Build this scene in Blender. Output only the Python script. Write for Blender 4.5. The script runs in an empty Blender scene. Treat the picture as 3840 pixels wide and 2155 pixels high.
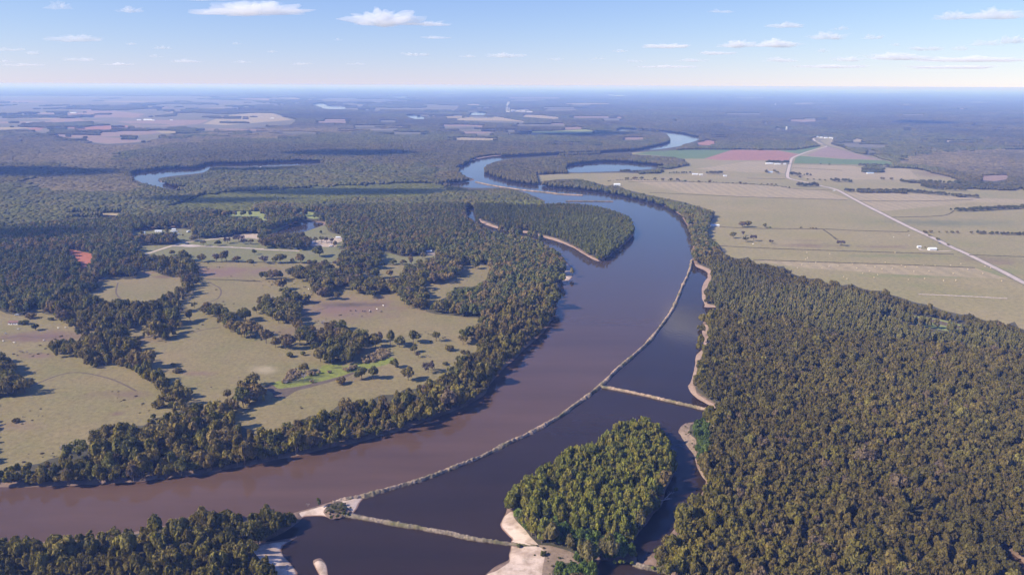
# Aerial view of a wide brown river with training dikes, islands, woods and pastures.
import bpy, math, random
import numpy as np
from mathutils import Vector, Matrix
from mathutils.geometry import delaunay_2d_cdt
rng = np.random.default_rng(7); random.seed(7)
S = bpy.context.scene; COL = S.collection
# ------------------------------------------------------------------ camera
H = 300.0; FPX = 1839.0; PITCH = math.radians(15.44); ROLL = math.radians(0.25)
cam = bpy.data.cameras.new('camera'); camo = bpy.data.objects.new('camera', cam); COL.objects.link(camo)
cam.sensor_width = 36; cam.lens = FPX / 2576 * 36; cam.clip_start = 1; cam.clip_end = 400000
R3 = (Matrix.Rotation(math.pi / 2 - PITCH, 3, 'X') @ Matrix.Rotation(ROLL, 3, 'Z'))
camo.matrix_world = Matrix.Translation((0, 0, H)) @ R3.to_4x4(); S.camera = camo
RM = np.array(R3)
def unproj(uv, z=0.0):
    uv = np.asarray(uv, float).reshape(-1, 2)
    d = np.stack([(uv[:, 0] - 1288) / FPX, -(uv[:, 1] - 723) / FPX, -np.ones(len(uv))], 1) @ RM.T
    dz = np.minimum(d[:, 2], -1e-4); t = (z - H) / dz
    return np.stack([d[:, 0] * t, d[:, 1] * t], 1)
def proj(x, y, z=0.0):
    p = np.stack([x, y, np.broadcast_to(z, np.shape(x)) - H], -1) @ RM
    return 1288 + FPX * p[..., 0] / -p[..., 2], 723 - FPX * p[..., 1] / -p[..., 2]
# surveyed outlines are noted in several map frames; K turns a frame into the common one
FR = {'F': (0, 0, 1 / .67083)}
for c_ in range(3):
    for r_ in range(3): FR['T%d%d' % (c_, r_)] = (1280 * c_, (0, 720, 1435)[r_], .49786)
FR.update(A=(0, 780, .3734), B=(900, 780, .3734), C=(0, 1240, .3734), D=(900, 1100, .3734), I=(1780, 1580, .3976), Q=(2440, 980, .3734), R=(2800, 480, .4045))
def P(*a):
    out = []
    for k in range(0, len(a), 2):
        bx, by, s = FR[a[k]]
        for t in a[k + 1].split():
            x, y = t.split(','); out.append(((bx + s * float(x)) * .67083, (by + s * float(y)) * .67083))
    return np.array(out)
def K(f, x, y): return P(f, '%f,%f' % (x, y))[0]
# ------------------------------------------------------------------ outlines
DIKE = P('T21', '70,505 60,560 30,640 0,700', 'T11', '2530,800 2480,900 2400,1010 2300,1130 2200,1220 2080,1320 1980,1420', 'T12', '1850,90 1750,160 1650,235 1520,310 1380,385 1250,440 1100,520 950,580 800,640 640,700 480,750 300,800 150,840 20,868')
RIVER = np.concatenate([P('F', '-600,1235', 'T02', '0,785 300,780 640,765 1000,748 1400,700 1650,660 1960,605 2250,540 2571,470', 'T12', '150,440 280,405 480,350 680,270 900,190 1060,100 1130,0',
  'T11', '1200,1350 1290,1270 1380,1180 1480,1100 1560,1000 1600,930 1605,870 1615,800 1635,745 1645,700 1610,670 1560,645 1640,640 1660,690 1682,698 1730,650 1748,608 1735,565 1700,530 1640,460 1500,375 1420,340 1300,322 1150,296 1060,256 990,210 935,165 942,128 1000,114 1100,96 1250,92 1400,82 1460,84 1530,66',
  'T10', '1320,1432 1200,1418 1000,1420 900,1408 830,1400 760,1402 740,1390 850,1370 980,1362 1000,1350 940,1330 885,1295 875,1270 905,1245 950,1228 1040,1200 1190,1178 1500,1163 1700,1153 1900,1146 2100,1133 2240,1124 2300,1110 2400,1088 2460,1070 2465,1040 2430,1003 2360,992 2200,985 2060,990 2110,966 2200,970 2400,983 2571,1003',
  'T20', '60,1018 120,1028 138,1042 110,1060 60,1078 0,1092', 'T10', '2571,1100 2460,1120 2300,1138 2150,1153 1900,1163 1700,1170 1500,1184 1300,1198 1180,1217 1110,1242 1080,1264 1080,1290 1110,1312 1200,1342 1300,1368 1400,1380 1480,1392 1600,1408 1800,1424 1950,1440',
  'T11', '2000,2 2150,32 2280,62 2400,94 2480,127 2571,187', 'T21', '0,197 40,262 68,340 78,420 73,480'), DIKE,
  P('T02', '2500,890 2440,915 2300,955 2200,985 2120,1005 1990,985 1800,1040 1680,1012 1400,1047 1110,1097 850,1142 400,1192 0,1212', 'F', '-600,1420')])
BACK = np.concatenate([P('T21', '70,505 85,535 110,565 180,600 185,640 160,680 145,740 150,800 160,850 175,868 285,874 240,902 215,910 180,940 150,1000 143,1050 160,1110 150,1170 110,1220 95,1280 82,1340 58,1440',
  'T22', '42,30 60,75 110,120 190,160 250,195 232,215 220,262 130,285 40,297 0,312', 'T12', '2545,345 2540,375 2565,402', 'T22', '30,462 78,535 103,625 150,712 168,760 110,870 40,935 0,1010',
  'T12', '2500,1110 2440,1210 2400,1262 2290,1292 2275,1335 2240,1356 2215,1345 2210,1300 2180,1250 2200,1180 2290,1060 2400,920 2450,800 2490,700 2500,620 2470,520 2440,430 2400,370 2392,310 2330,300 2250,335 2000,455 1970,495 1880,525 1700,580 1560,660 1450,750 1330,840 1270,900 1250,940 1240,985 1210,1060 1215,1100 1280,1165 1275,1190 1275,1215 1262,1290 1255,1335 1150,1385 1070,1446 1000,1530 900,1640',
  'T02', '2300,1640 2238,1430 2120,1255 2235,1155 2190,1160 2030,1195 2010,1185 2140,1120 2250,1050 2290,1010 2400,1000 2450,1005 2500,1025 2571,1015', 'T12', '60,985 100,950 135,900 200,835'), DIKE[::-1][2:]])
WATERS = {
 'river': ('river', RIVER), 'backwater': ('backwater', BACK),
 'pool': ('pool', P('T12', '1940,1348 2050,1338 2220,1356 2460,1395 2490,1446 2520,1600 1900,1600 1930,1446')),
 'creek': ('creek', P('T22', '2370,1240 2480,1290 2560,1360 2620,1440 2700,1600 2560,1600 2480,1446 2400,1380 2350,1290')),
 'oxbow': ('oxbow_lake', P('T00', '985,1306 1130,1283 1300,1266 1480,1262 1560,1234 1800,1227 2100,1217 2400,1212 2450,1228 2200,1252 1900,1258 1620,1262 1540,1303 1400,1322 1245,1340 1195,1362 1330,1404 1460,1416 1330,1432 1150,1398 1005,1354')),
 'lake': ('lake', P('T10', '1680,1260 1750,1235 2000,1212 2200,1222 2440,1248 2380,1270 2200,1290 1900,1302 1720,1302')),
 'pond': ('pond', P('B', '340,255 560,152 600,143 820,148 835,168 800,185 650,237 520,262 430,270')),
 'reach': ('river', P('T00', '2345,785 2440,778 2480,796 2571,803 2600,806 2600,822 2450,822 2390,800')),
 'reach2': ('river', P('T10', '490,866 560,870 620,884 640,896 560,899 500,882')),
 'mill_pond': ('pond', P('T10', '960,866 1000,849 1080,846 1105,862 1040,870')),
 'far_lake': ('lake', P('T10', '1985,714 2080,715 2170,721 2080,725')),
 'far_reach': ('river', P('T10', '300,722 400,728 490,727 500,738 430,737 380,732')),
 'field_pond': ('pond', P('A', '1340,215 1500,205 1700,192 1890,187 1900,200 1800,208 1600,218 1430,232')),
 'marsh': ('pond', P('A', '960,66 1100,70 1240,84 1200,96 1050,92')),
}
UISLE = P('T11', '1005,140 998,125 1050,106 1200,97 1400,95 1460,97 1690,86 1900,106 2080,150 2160,200 2205,278 2195,330 2100,420 2010,490 1930,522 1830,470 1740,418 1640,378 1520,342 1400,310 1300,303 1180,277 1070,240 1020,195')
ISLET = P('T02', '2345,1350 2400,1325 2440,1350 2475,1446 2490,1560 2420,1560 2390,1440')
ISLANDS = [UISLE, ISLET]
# zone: (object name, label, material key, smooth, outline)
LPAST = P('A', '-250,1030 60,1060 250,1080 330,1010 410,1020 430,1060 540,1080 700,1100 1500,1100 1750,700 1900,560 1960,548', 'B', '0,548 1000,555 1480,567 2240,575 2500,575 2500,640 2440,740 2330,790 2200,790 2140,830 2060,900 1990,930 1930,970 1870,965 1870,1020 1900,1050 2080,1075 2250,1095 2440,1115',
  'D', '2460,310 2440,430 2390,500 2380,580 2270,640 2180,700 2130,790 2050,830 1990,870 1900,890 1780,950 1640,970 1560,1010 1420,1020 1290,1080 1200,1080 1130,1110 1030,1095 970,1130 900,1190 780,1220 690,1232 600,1290 520,1310 450,1340 350,1390 200,1392 110,1420',
  'C', '2520,1020 2420,950 2340,950 2280,900 2150,760 2040,770 1900,770 1700,850 1560,890 1520,880 1450,940 1380,950 1290,960 1180,950 1090,960 960,990 910,1130 850,1140 760,1170 620,1250 500,1280 400,1320 300,1340 120,1360 -200,1360')
LAWN = P('A', '1310,380 1330,370 1460,375 1720,370 1830,345 1900,340 2040,312 2230,300 2400,270 2571,260', 'B', '180,270 330,300 700,310 950,305 1060,300 1000,400 960,410 1060,420 1260,425 1370,440 1450,440 1600,480 1700,490 1850,470 1860,430 1970,440 1970,500 1870,520 1850,560 1690,565 1500,560 1430,552 1000,553 0,547', 'A', '1960,545 1900,500 1860,430 1760,480 1650,500 1560,470 1440,480 1400,490 1230,552 1220,540 1350,500 1400,460 1390,400')
RPAST = P('T10', '1460,1320 1700,1308 2140,1302 2380,1310 2420,1285 2571,1255', 'T20', '0,1255 60,1240 0,1200', 'T10', '2571,1187 2380,1175 2150,1162 2200,1150 2571,1130', 'T20', '0,1130 370,1128 700,1132 850,1130 1000,1105 1040,1100 985,1060 960,1045 1010,1030 1140,1040 1130,1085 1250,1130 1330,1160 1450,1180 1520,1205 1600,1225 1580,1240 1500,1262 1700,1270 1800,1280 1950,1320 2130,1365 2200,1400 2500,1412 2571,1428', 'F', '3400,962 3400,1330',
  'T21', '2571,1035 2530,1020 2500,975 2430,1000 2370,962 2300,972 2220,950 2170,917 2100,922 1960,892 1870,852 1750,832 1640,792 1560,772 1540,742 1420,742 1330,722 1280,692 1200,702 1150,672 1090,692 1040,652 960,652 870,632 800,602 760,557 700,562 640,542 560,542 490,492 420,502 330,482 300,470 300,430 250,380 190,330 190,260 215,215 250,150', 'T11', '2571,75 2500,60 2300,20 2200,-5', 'T10', '2150,1430 2060,1388 2000,1402 1900,1372 1780,1347 1620,1352 1500,1367')
ZONES = [
 ('pasture', 'sheep', 'past_left', 1, LPAST), ('lawn', '', 'lawn', 1, LAWN), ('pasture', '', 'past_right', 0, RPAST),
 ('meadow', '', 'past_left', 1, P('A', '870,885 880,850 1010,830 980,770 980,740 1060,720 1110,690 1200,705 1330,715 1400,640 1480,622 1560,640 1640,680 1760,700 1850,750 1760,810 1680,860 1600,910 1480,940 1390,950 1200,947 1080,937 950,917')),
 ('lawn', '', 'lawn', 1, P('A', '1330,240 1430,234 1600,220 1800,210 1900,215 2020,250 1930,262 1920,290 1900,330 1830,345 1790,310 1770,270 1650,262 1500,280 1380,282 1330,330 1310,340 1320,290')),
 ('field', '', 'green', 1, P('A', '2040,38 2571,33', 'B', '200,38 270,80 320,112 250,127 190,95 80,88 0,92', 'A', '2400,97 2200,70 2110,50')),
 ('field', '', 'green', 1, P('B', '500,35 680,33 860,95 840,112 700,105 640,72')),
 ('grass_bank', '', 'lawn', 1, P('B', '230,262 290,232 420,190 560,168 575,160 340,255 430,270 520,262 650,237 800,185 860,182 900,240 1020,280 950,305 700,310 330,300')),
 ('meadow', '', 'tan', 1, P('A', '690,72 760,50 1000,45 1200,50 1270,78 1000,60 800,85')),
 ('clay', '', 'redmud', 1, P('A', '620,418 740,422 900,455 932,480 932,540 890,562 850,600 800,600 785,545 720,480 650,440')),
 ('clay', '', 'redmud', 1, P('A', '640,655 732,640 722,690 650,705 590,745 540,775 620,690')),
 ('clay', '', 'redmud', 1, P('A', '980,468 1045,470 1030,490 985,490')),
 ('yard', '', 'dirt', 1, P('A', '2330,285 2450,262 2571,258', 'B', '180,268 185,310 90,300 0,312', 'A', '2400,312')),
 ('yard', '', 'dirt', 1, P('B', '690,330 800,320 960,300 1060,295 1050,330 980,345 960,385 900,392 760,385 690,370')),
 ('yard', '', 'dirt', 1, P('B', '1860,432 1960,440 1965,470 1880,478')),
 ('scrubland', '', 'scrubg', 1, P('F', '425,524 470,502 560,488 700,478 900,468 1100,463 1112,488 1050,502 870,507 780,517 650,517 640,530 520,532')),
 ('slough', '', 'algae', 1, P('D', '320,910 430,870 480,890 560,870 640,840 780,790 800,740 840,720 1000,705 1030,740 1180,700 1300,700 1400,680 1540,640 1550,670 1480,705 1390,732 1200,770 1060,810 930,850 700,905 560,940 400,952')),
 ('mud', '', 'mudbrown', 1, P('D', '240,920 330,915 400,955 560,942 700,907 930,852 1060,812 1180,772 1170,800 1000,860 800,915 660,950 560,985 460,1040 340,1040 330,1000 280,960')),
 ('clearing', '', 'green', 1, P('T21', '1470,880 1560,868 1700,922 1900,952 2100,998 2200,1028 2170,1066 2050,1052 1900,1030 1740,985 1620,945')),
 ('clearing', '', 'mudbrown', 1, P('T21', '1740,945 1900,962 2100,1008 2200,1035 2120,1038 1950,1000 1800,965')),
 ('crop_field', '', 'redcrop', 0, P('T20', '370,1130 720,1135 880,1165 818,1188 805,1220 640,1210 300,1208 160,1197')),
 ('crop_field', '', 'crop', 0, P('T20', '0,1130 370,1130 160,1197 0,1196', 'T10', '2500,1183 2380,1172 2200,1160 2330,1142 2571,1130')),
 ('crop_field', '', 'crop', 0, P('T20', '720,1135 850,1132 1000,1107 1040,1105 890,1160')),
 ('crop_field', '', 'pinkcrop', 0, P('T20', '1090,1104 1180,1122 1300,1160 1515,1206 1200,1196 930,1172')),
 ('crop_field', '', 'crop', 0, P('T20', '880,1175 1200,1199 1515,1209 1600,1230 1560,1243 1300,1240 838,1230 848,1192')),
 ('hayfield', '', 'tan', 0, P('R', '-1100,480 -500,500 0,523 380,545 500,568 700,578 940,655 930,665 500,655 0,638 -600,600')),
 ('hayfield', '', 'tan', 0, P('R', '70,1222 700,1247 1500,1272 2130,1300 2420,1400 1500,1362 600,1302 200,1250')),
 ('hayfield', '', 'tan', 0, P('R', '920,600 1480,602 2150,652 2571,662 2571,700 2100,690 1300,770 1230,770')),
 ('hayfield', '', 'tan', 0, P('R', '440,345 1000,352 1040,370 1500,380 1600,470 1000,480 560,470 420,410')),
 ('hayfield', '', 'tan', 0, P('R', '0,312 370,318 390,400 360,420 0,412 -480,380')),
]
farf = [('pinkcrop', 'T00', '540,1050 720,1035 930,1040 1090,1060 1000,1075 820,1082 700,1070'), ('pinkcrop', 'T00', '340,1020 580,1005 600,985 900,978 1300,990 1100,1015 900,1025 700,1035 500,1040'), ('redcrop', 'T00', '180,960 960,945 980,970 900,977 250,985'),
 ('pinkcrop', 'T00', '880,915 1200,905 1580,905 1500,935 1300,950 1050,960 960,930'), ('pinkcrop', 'T00', '-300,900 150,895 600,893 640,910 500,920 300,925 -300,935'), ('pinkcrop', 'T00', '500,850 540,825 770,825 900,840 1100,860 1030,880 700,880 500,880'),
 ('far', 'T00', '1430,980 1700,950 2180,905 2200,930 1900,955 1600,980'), ('tan', 'T00', '1530,935 1680,875 1900,852 2050,855 2200,905 2000,920 1700,945'), ('far', 'T00', '-300,780 900,770 940,785 550,805 260,815 0,850 -300,850'),
 ('far', 'T00', '1050,800 1250,785 1700,790 1900,785 1850,805 1400,810 1100,805'), ('far', 'T00', '-300,725 1200,730 1300,745 900,760 -300,745'), ('far', 'T00', '1650,745 2571,738 2571,755 1900,760'), ('far', 'T00', '1310,830 1450,840 1480,860 1350,850'),
 ('far', 'T00', '1690,1015 1980,998 1990,1004 1720,1022'), ('far', 'T00', '1020,885 1300,878 1320,886 1040,894'), ('far', 'T00', '300,880 500,862 480,880'), ('far', 'T00', '2290,1030 2140,1028 1960,1040 2280,1040'),
 ('tan', 'T10', '840,905 900,890 1000,882 1180,880 1380,915 1370,928 1150,918 1000,912'), ('tan', 'T10', '1360,880 1380,865 1500,868 1680,888 1600,898'), ('far', 'T10', '-20,825 150,815 430,820 600,830 880,822 860,835 600,840 300,838'), ('far', 'T10', '640,800 840,795 820,805 650,812'),
 ('far', 'T10', '950,815 1100,805 1160,812 1000,818'), ('green', 'T10', '1360,992 1650,985 1850,975 1950,1000 1500,1005'), ('pinkcrop', 'T10', '1640,965 1780,955 1860,970 1700,978'), ('tan', 'T10', '700,1050 900,1036 1190,1043 1180,1058 900,1055'), ('tan', 'T10', '1320,1058 1580,1072 1990,1083 1970,1092 1620,1087 1450,1065'),
 ('far', 'T10', '-30,973 420,968 440,985 -30,982'), ('far', 'T10', '560,977 1000,973 1380,986 1000,990'), ('far', 'T10', '-30,740 250,742 0,752'), ('far', 'T10', '1220,835 1300,828 1400,820 1450,848 1350,846'), ('far', 'T10', '2440,905 2540,900 2530,910'),
 ('redcrop', 'T20', '80,1090 180,1055 280,1070 200,1095'), ('tan', 'T20', '1680,1053 2000,1058 2280,1060 2280,1072 1900,1070'), ('far', 'T20', '1120,1085 1240,1078 1640,1095 1450,1115 1250,1105'), ('tan', 'T20', '2080,1093 2240,1097 2200,1105'), ('far', 'T20', '2120,933 2280,935 2200,944'),
 ('tan', 'T20', '2400,1108 2700,1110 2700,1125 2420,1120'), ('tan', 'T20', '1170,1040 1270,1038 1400,1060 1330,1070 1100,1065'), ('far', 'T20', '300,852 600,855 590,864 330,862'), ('pinkcrop', 'T20', '690,905 960,900 1060,912 900,920'), ('far', 'T20', '1600,1180 1700,1185 1720,1200 1640,1200'), ('far', 'T20', '1350,1130 1450,1135 1500,1160 1400,1155'),
 ('far', 'T20', '2300,950 2460,955 2440,965'), ('far', 'T20', '2500,970 2700,975 2700,984'), ('pinkcrop', 'T20', '2250,1325 2450,1315 2480,1345 2350,1365 2220,1355'), ('far', 'T20', '2050,1188 2110,1190 2090,1204'), ('far', 'T20', '1700,1120 1900,1128 1880,1138 1720,1132'), ('far','T00','1200,835 1290,815 1500,828 1300,836'),
 ('far','T20','1000,700 1500,690 1900,700 1500,706'), ('far','T20','300,730 700,735 500,742'), ('far','T10','700,700 1000,703 800,710')]
_q = np.random.default_rng(77)
for k in range(95):
    if k < 75: cx_, cy_, w_, h_ = _q.uniform(-60, 1560), _q.uniform(243, 338), _q.uniform(16, 80), _q.uniform(.9, 2.0)
    else: cx_, cy_, w_, h_ = _q.uniform(1560, 2620), _q.uniform(244, 352), _q.uniform(10, 40), _q.uniform(.6, 1.3)
    h_ *= 1 + max(0, cy_ - 270) / 60; sk = _q.uniform(-.5, .5) * w_; e = lambda a: _q.uniform(-a, a)
    pts = [(cx_ - w_ + sk, cy_ - h_ + e(.4)), (cx_ + sk * .5, cy_ - h_ * _q.uniform(.8, 1.3)), (cx_ + w_ * .9 + sk, cy_ - h_ * .7 + e(.4)), (cx_ + w_, cy_ + e(.4)), (cx_ + w_ * .6 - sk, cy_ + h_ + e(.3)), (cx_ - sk * .3, cy_ + h_ * _q.uniform(.6, 1.1)), (cx_ - w_ * .8 - sk, cy_ + h_ * .9)]
    farf.append((('far', 'far', 'tan', 'far', 'pinkcrop')[int(_q.integers(5))], 'F', ' '.join('%.2f,%.2f' % p for p in pts)))
ZONES.insert(21, ('plain', '', 'far', 0, np.concatenate([P('T00', '-500,722 1300,724 2571,737', 'T10', '260,738 620,770 880,788 900,830 600,845 300,842 0,835', 'T00', '2571,835 2300,800 1950,800 1900,845 2060,850 2240,905 2190,938 1600,988 1400,988 1300,1003 1100,1072 800,1088 500,1052 150,962 -500,935')])))
for m_, f_, s_ in farf: ZONES.append(('field', '', m_, 0, P(f_, s_)))
SANDS = [P('T12', '1240,985 1290,960 1330,1040 1400,1130 1490,1215 1450,1222 1330,1195 1280,1165 1215,1100 1210,1060'),
 P('I', '335,1140 400,1165 600,1175 700,1205 720,1300 705,1446 660,1640 40,1640 90,1420 200,1380 320,1310 330,1220 340,1190'),
 P('I', '480,1120 560,1150 700,1175 860,1210 1020,1300 1000,1345 830,1335 750,1400 730,1600 630,1600 655,1300 630,1195 560,1165'), P('I', '1620,20 1660,8 1735,15 1745,90 1720,80 1680,30'),
 P('T11', '1700,535 1738,575 1745,610 1728,648 1682,695 1655,645 1690,590'), P('T11', '1625,695 1648,700 1635,748'),
 P('T11', '1010,180 1025,198 1070,241 1180,278 1300,304 1400,311 1520,343 1640,379 1740,419 1830,471 1930,524 1920,500 1820,450 1730,396 1620,350 1500,320 1400,293 1300,287 1180,258 1080,220'),
 P('T02', '2030,1195 2190,1160 2235,1155 2120,1255 2240,1420 2240,1620 2100,1580 2060,1420 1960,1320 1930,1230'), ISLET,
 P('T02', '2260,970 2330,945 2460,912 2440,960 2455,985 2400,1000 2300,1005'), P('T12', '0,870 20,868 150,842 420,770 600,705 740,660 620,708 400,788 200,843 150,872 130,905 95,952 60,935 30,905'),
 P('T21', '85,535 125,545 215,590 218,645 192,690 180,745 182,800 190,840 300,855 292,880 170,872 150,850 142,800 138,740 150,680 175,640 170,605 105,570'), P('T21', '150,1000 185,995 197,1110 190,1175 150,1230 125,1295 98,1400 85,1446 50,1446 75,1340 90,1280 105,1220 148,1165 155,1110 140,1050'),
 P('T22', '42,30 80,10 95,55 140,92 215,135 275,175 250,200 190,165 110,125 58,80'), P('T22', '0,312 40,297 80,285 55,330 60,380 90,420 100,500 100,600 150,650 168,715 150,715 103,630 78,540 30,465 0,400 -25,375 -20,345'), P('T22', '190,270 235,275 250,380 225,370 200,310'),
 P('T21', '40,220 110,225 80,250 55,245'), P('T11', '1425,95 1450,84 1490,88 1465,98'), P('T10', '905,1245 950,1226 1040,1198 1190,1176 1180,1170 1040,1186 960,1215')]
for k, s_ in enumerate(SANDS): ZONES.append(('sandbar', '', 'scrubsand' if k in (2, 14) else 'banksand' if k in (6, 11, 12, 13, 18) else 'sand', 1, s_))
# ------------------------------------------------------------------ forest map (where trees stand, in map coordinates)
X0, Y0, X1, Y1 = -900, 205, 3500, 1950
FM = np.ones((Y1 - Y0, X1 - X0), np.uint8)
def inpoly(px, py, poly):
    inside = np.zeros(np.shape(px), bool); n = len(poly); j = n - 1
    for i in range(n):
        xi, yi = poly[i]; xj, yj = poly[j]; j = i
        if yi == yj: continue
        inside ^= ((yi > py) != (yj > py)) & (px < (xj - xi) * (py - yi) / (yj - yi) + xi)
    return inside
def paint(poly, code):
    # scanline fill
    poly = np.asarray(poly, float); n = len(poly); W = X1 - X0; y0 = max(int(poly[:, 1].min()) - 1, Y0); y1 = min(int(poly[:, 1].max()) + 2, Y1)
    if y1 <= y0: return
    tog = np.zeros((y1 - y0, W + 1), np.int16); j = n - 1
    for i in range(n):
        (xa, ya), (xb, yb) = poly[j], poly[i]; j = i
        if ya > yb: xa, ya, xb, yb = xb, yb, xa, ya
        r = np.arange(max(math.ceil(ya - .5), y0), min(math.ceil(yb - .5), y1))
        if len(r): np.add.at(tog, (r - y0, np.clip(np.ceil(xa + (r + .5 - ya) * (xb - xa) / (yb - ya) - .5 - X0), 0, W).astype(int)), 1)
    FM[y0 - Y0:y1 - Y0][(np.cumsum(tog, 1)[:, :W] & 1) == 1] = code
def sm(poly, n=4, closed=True):
    p = np.asarray(poly); out = []; m = len(p)
    rngi = range(m) if closed else range(m - 1)
    for i in rngi:
        a, b, c, d = (p[(i - 1) % m], p[i], p[(i + 1) % m], p[(i + 2) % m]) if closed else (p[max(i - 1, 0)], p[i], p[i + 1], p[min(i + 2, m - 1)])
        for k in range(n):
            t = k / n; out.append(.5 * ((2 * b) + (c - a) * t + (2 * a - 5 * b + 4 * c - d) * t * t + (3 * b - a - 3 * c + d) * t ** 3))
    if not closed: out.append(p[-1])
    return np.array(out)
# 2 right forest, 3 slender island trees, 4 left bank wood, 5 near left bank wood, 6 pasture groves, 8 upper island, 9 spired plantation, 10 scrub, 11 hedgerow, 12 bare brush, 13 willow thicket
paint(P('T21', '85,535 300,470 600,540 1000,660 1560,770 2000,890 2571,1030', 'F', '3500,1010 3500,1950 1600,1950 1640,1420 1700,1340', 'T22', '0,700 0,0'), 2)
paint(P('T21', '180,560 560,640 640,740 1200,790 1480,880 1760,940 2200,1060 2571,1120 3000,1200 2571,1260 2000,1190 1500,1130 1100,1100 900,1020 700,980 500,1010 330,950 250,900 180,760'), 9)
paint(P('F', '-900,900', 'C', '-200,1340 120,1340 500,1260 900,1000 1500,860 2000,740 2640,640', 'D', '600,1270 1000,1080 1600,960 2000,850 2300,600 2571,300', 'T11', '1200,900 1700,700 1700,1100', 'F', '1340,960 1100,1120 500,1230 -900,1260'), 4)
paint(P('F', '-900,1330', 'T02', '0,1150 850,1100 1400,1000 2000,930 2300,900', 'F', '860,1260 720,1700 600,1950 -900,1950'), 5)
for k, (nm, lb, mk, s_, pl) in enumerate(ZONES):
    if mk != 'scrubg': paint(sm(pl) if s_ else pl, 0)
paint(sm(ZONES[15][4]), 10)
for s_ in ('250,820 600,802 950,790 1200,800 1000,815 700,835 450,842 280,833', '-500,862 250,842 620,846 480,880 -500,886', '0,886 500,881 900,886 1200,868 1330,850 1320,878 1000,891 600,896 150,897', '300,930 600,917 870,936 940,946 450,947 330,957 0,950', '1300,822 1700,815 1900,832 1990,848 1700,862 1450,850', '1440,968 1600,905 1690,872 1720,868 1600,925 1500,958', '300,1006 400,985 590,984 560,1000 450,1012', '950,790 1000,772 1250,772 1200,790', '960,942 1100,962 1500,948 1600,975 1300,1000 1000,982', '1600,912 2000,896 1980,920 1650,926', '1000,776 1500,770 1700,779 1100,787', '-500,770 90,768 420,775 300,790 -500,792', '1800,812 2350,775 2571,800 2571,838 2200,830 1900,850', '880,930 960,905 1050,900 1000,925', '740,1032 1000,1030 1060,1045 900,1050', '500,1045 700,1037 720,1045 560,1056', '1900,760 2250,768 2200,778 1950,772', '560,770 900,772 800,780'): paint(P('T00', s_), 1)
for s_ in ('150,790 400,775 600,782 640,800 450,812 250,808', '0,832 300,838 330,850 0,855', '550,795 640,800 600,815 480,812', '380,835 560,825 600,840'): paint(P('T10', s_), 1)
for s_ in ('-500,962 150,972 500,1055 800,1092 1100,1075 1300,1008 1600,990 2200,938 2571,945', '0,0'):
    if s_ != '0,0': paint(P('T00', s_, 'T10', '500,958 300,1000 0,1003', 'T00', '2400,1008 2000,1060 1300,1092 950,1150 880,1190 900,1240 860,1285 560,1285 400,1250 -500,1238'), 14)
paint(P('T00', '150,1360 500,1312 900,1302 980,1340 1080,1400 900,1470 400,1470'), 14)
paint(P('T20', '1600,1240 1750,1170 2000,1150 2400,1130 2900,1140 2900,1340 2500,1350 2200,1340 1900,1275'), 14)
for m_, f_, s_ in farf: paint(P(f_, s_), 0)
_r = np.random.default_rng(42)
for k in range(170):
    cx_, cy_ = (_r.uniform(-300, 2350), _r.uniform(726, 1070)) if k < 80 else (_r.uniform(1500, 3500), _r.uniform(734, 850)); w_, h_ = _r.uniform(40, 330), _r.uniform(2.5, 5) * (1 + max(0, cy_ - 850) / 250); a_ = _r.uniform(-.05, .05); n_ = 7
    u_ = np.linspace(-1, 1, n_); top = [(cx_ + x * w_, cy_ + x * w_ * a_ - h_ * (1 - x * x) * _r.uniform(.4, 1.3)) for x in u_]; bot = [(cx_ + x * w_, cy_ + x * w_ * a_ + h_ * (1 - x * x) * _r.uniform(.3, 1.1) + 1) for x in u_[::-1]]
    paint(P('T00', ' '.join('%.1f,%.1f' % p for p in top + bot)), 1)
for nm, pl in WATERS.values(): paint(sm(pl), 0)
paint(sm(UISLE), 8)
paint(sm(P('T12', '1235,975 1250,890 1330,800 1450,710 1560,620 1700,545 1900,480 1990,380 2250,300 2320,310 2380,330 2420,420 2460,520 2490,640 2440,780 2300,1000 2190,1180 2170,1240 2220,1335 2050,1325 1930,1340 1900,1320 1720,1240 1600,1200 1480,1210 1400,1130 1330,1040 1290,965')), 3)
paint(P('T12', '1290,940 1350,1060 1440,1150 1480,1130 1600,1200 1720,1240 1900,1320 2050,1325 2200,1320 2190,1230 2000,1180 1800,1150 1600,1090 1450,1080 1350,960'), 13)
paint(P('I', '790,1360 830,1320 930,1310 1010,1330 1060,1360 1150,1420 1170,1560 780,1560'), 13)
paint(P('T12', '2270,1290 2300,1270 2420,1270 2440,1350 2290,1345'), 13)
paint(P('T22', '60,295 130,285 190,285 215,380 220,400 205,480 180,560 150,600 110,605 100,540 80,400 60,340'), 13)
paint(P('T22', '170,590 190,560 240,380 300,400 260,700 180,820 165,720'), 2)
for pl in [SANDS[k] for k in (0, 1, 6, 14, 15)]: paint(sm(pl), 0)
paint(P('I', '330,1130 640,1180 800,1215 1010,1300 800,1330 700,1400 690,1700 -200,1700 40,1420 320,1310'), 0)
for pl in [P('T22', '-20,1010 120,880 170,760 250,760 300,900 250,1100 150,1300 80,1500 -200,1500 -60,1250'), P('T21', '140,950 200,900 270,1000 210,1150 170,1300 190,1470 40,1470 100,1250'), P('T22', '150,195 250,195 300,300 280,420 200,420')]: paint(pl, 15)
for k_ in (7, 11, 12, 13): paint(sm(SANDS[k_]), 0)
paint(P('T02', '2190,930 2300,930 2420,880 2571,850 2750,900 2750,1060 2300,1060 2180,1010'), 0)
paint(P('T02', '1950,1230 2040,1190 2260,1150 2290,1500 2100,1620 2090,1446 1975,1320'), 0)
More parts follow.
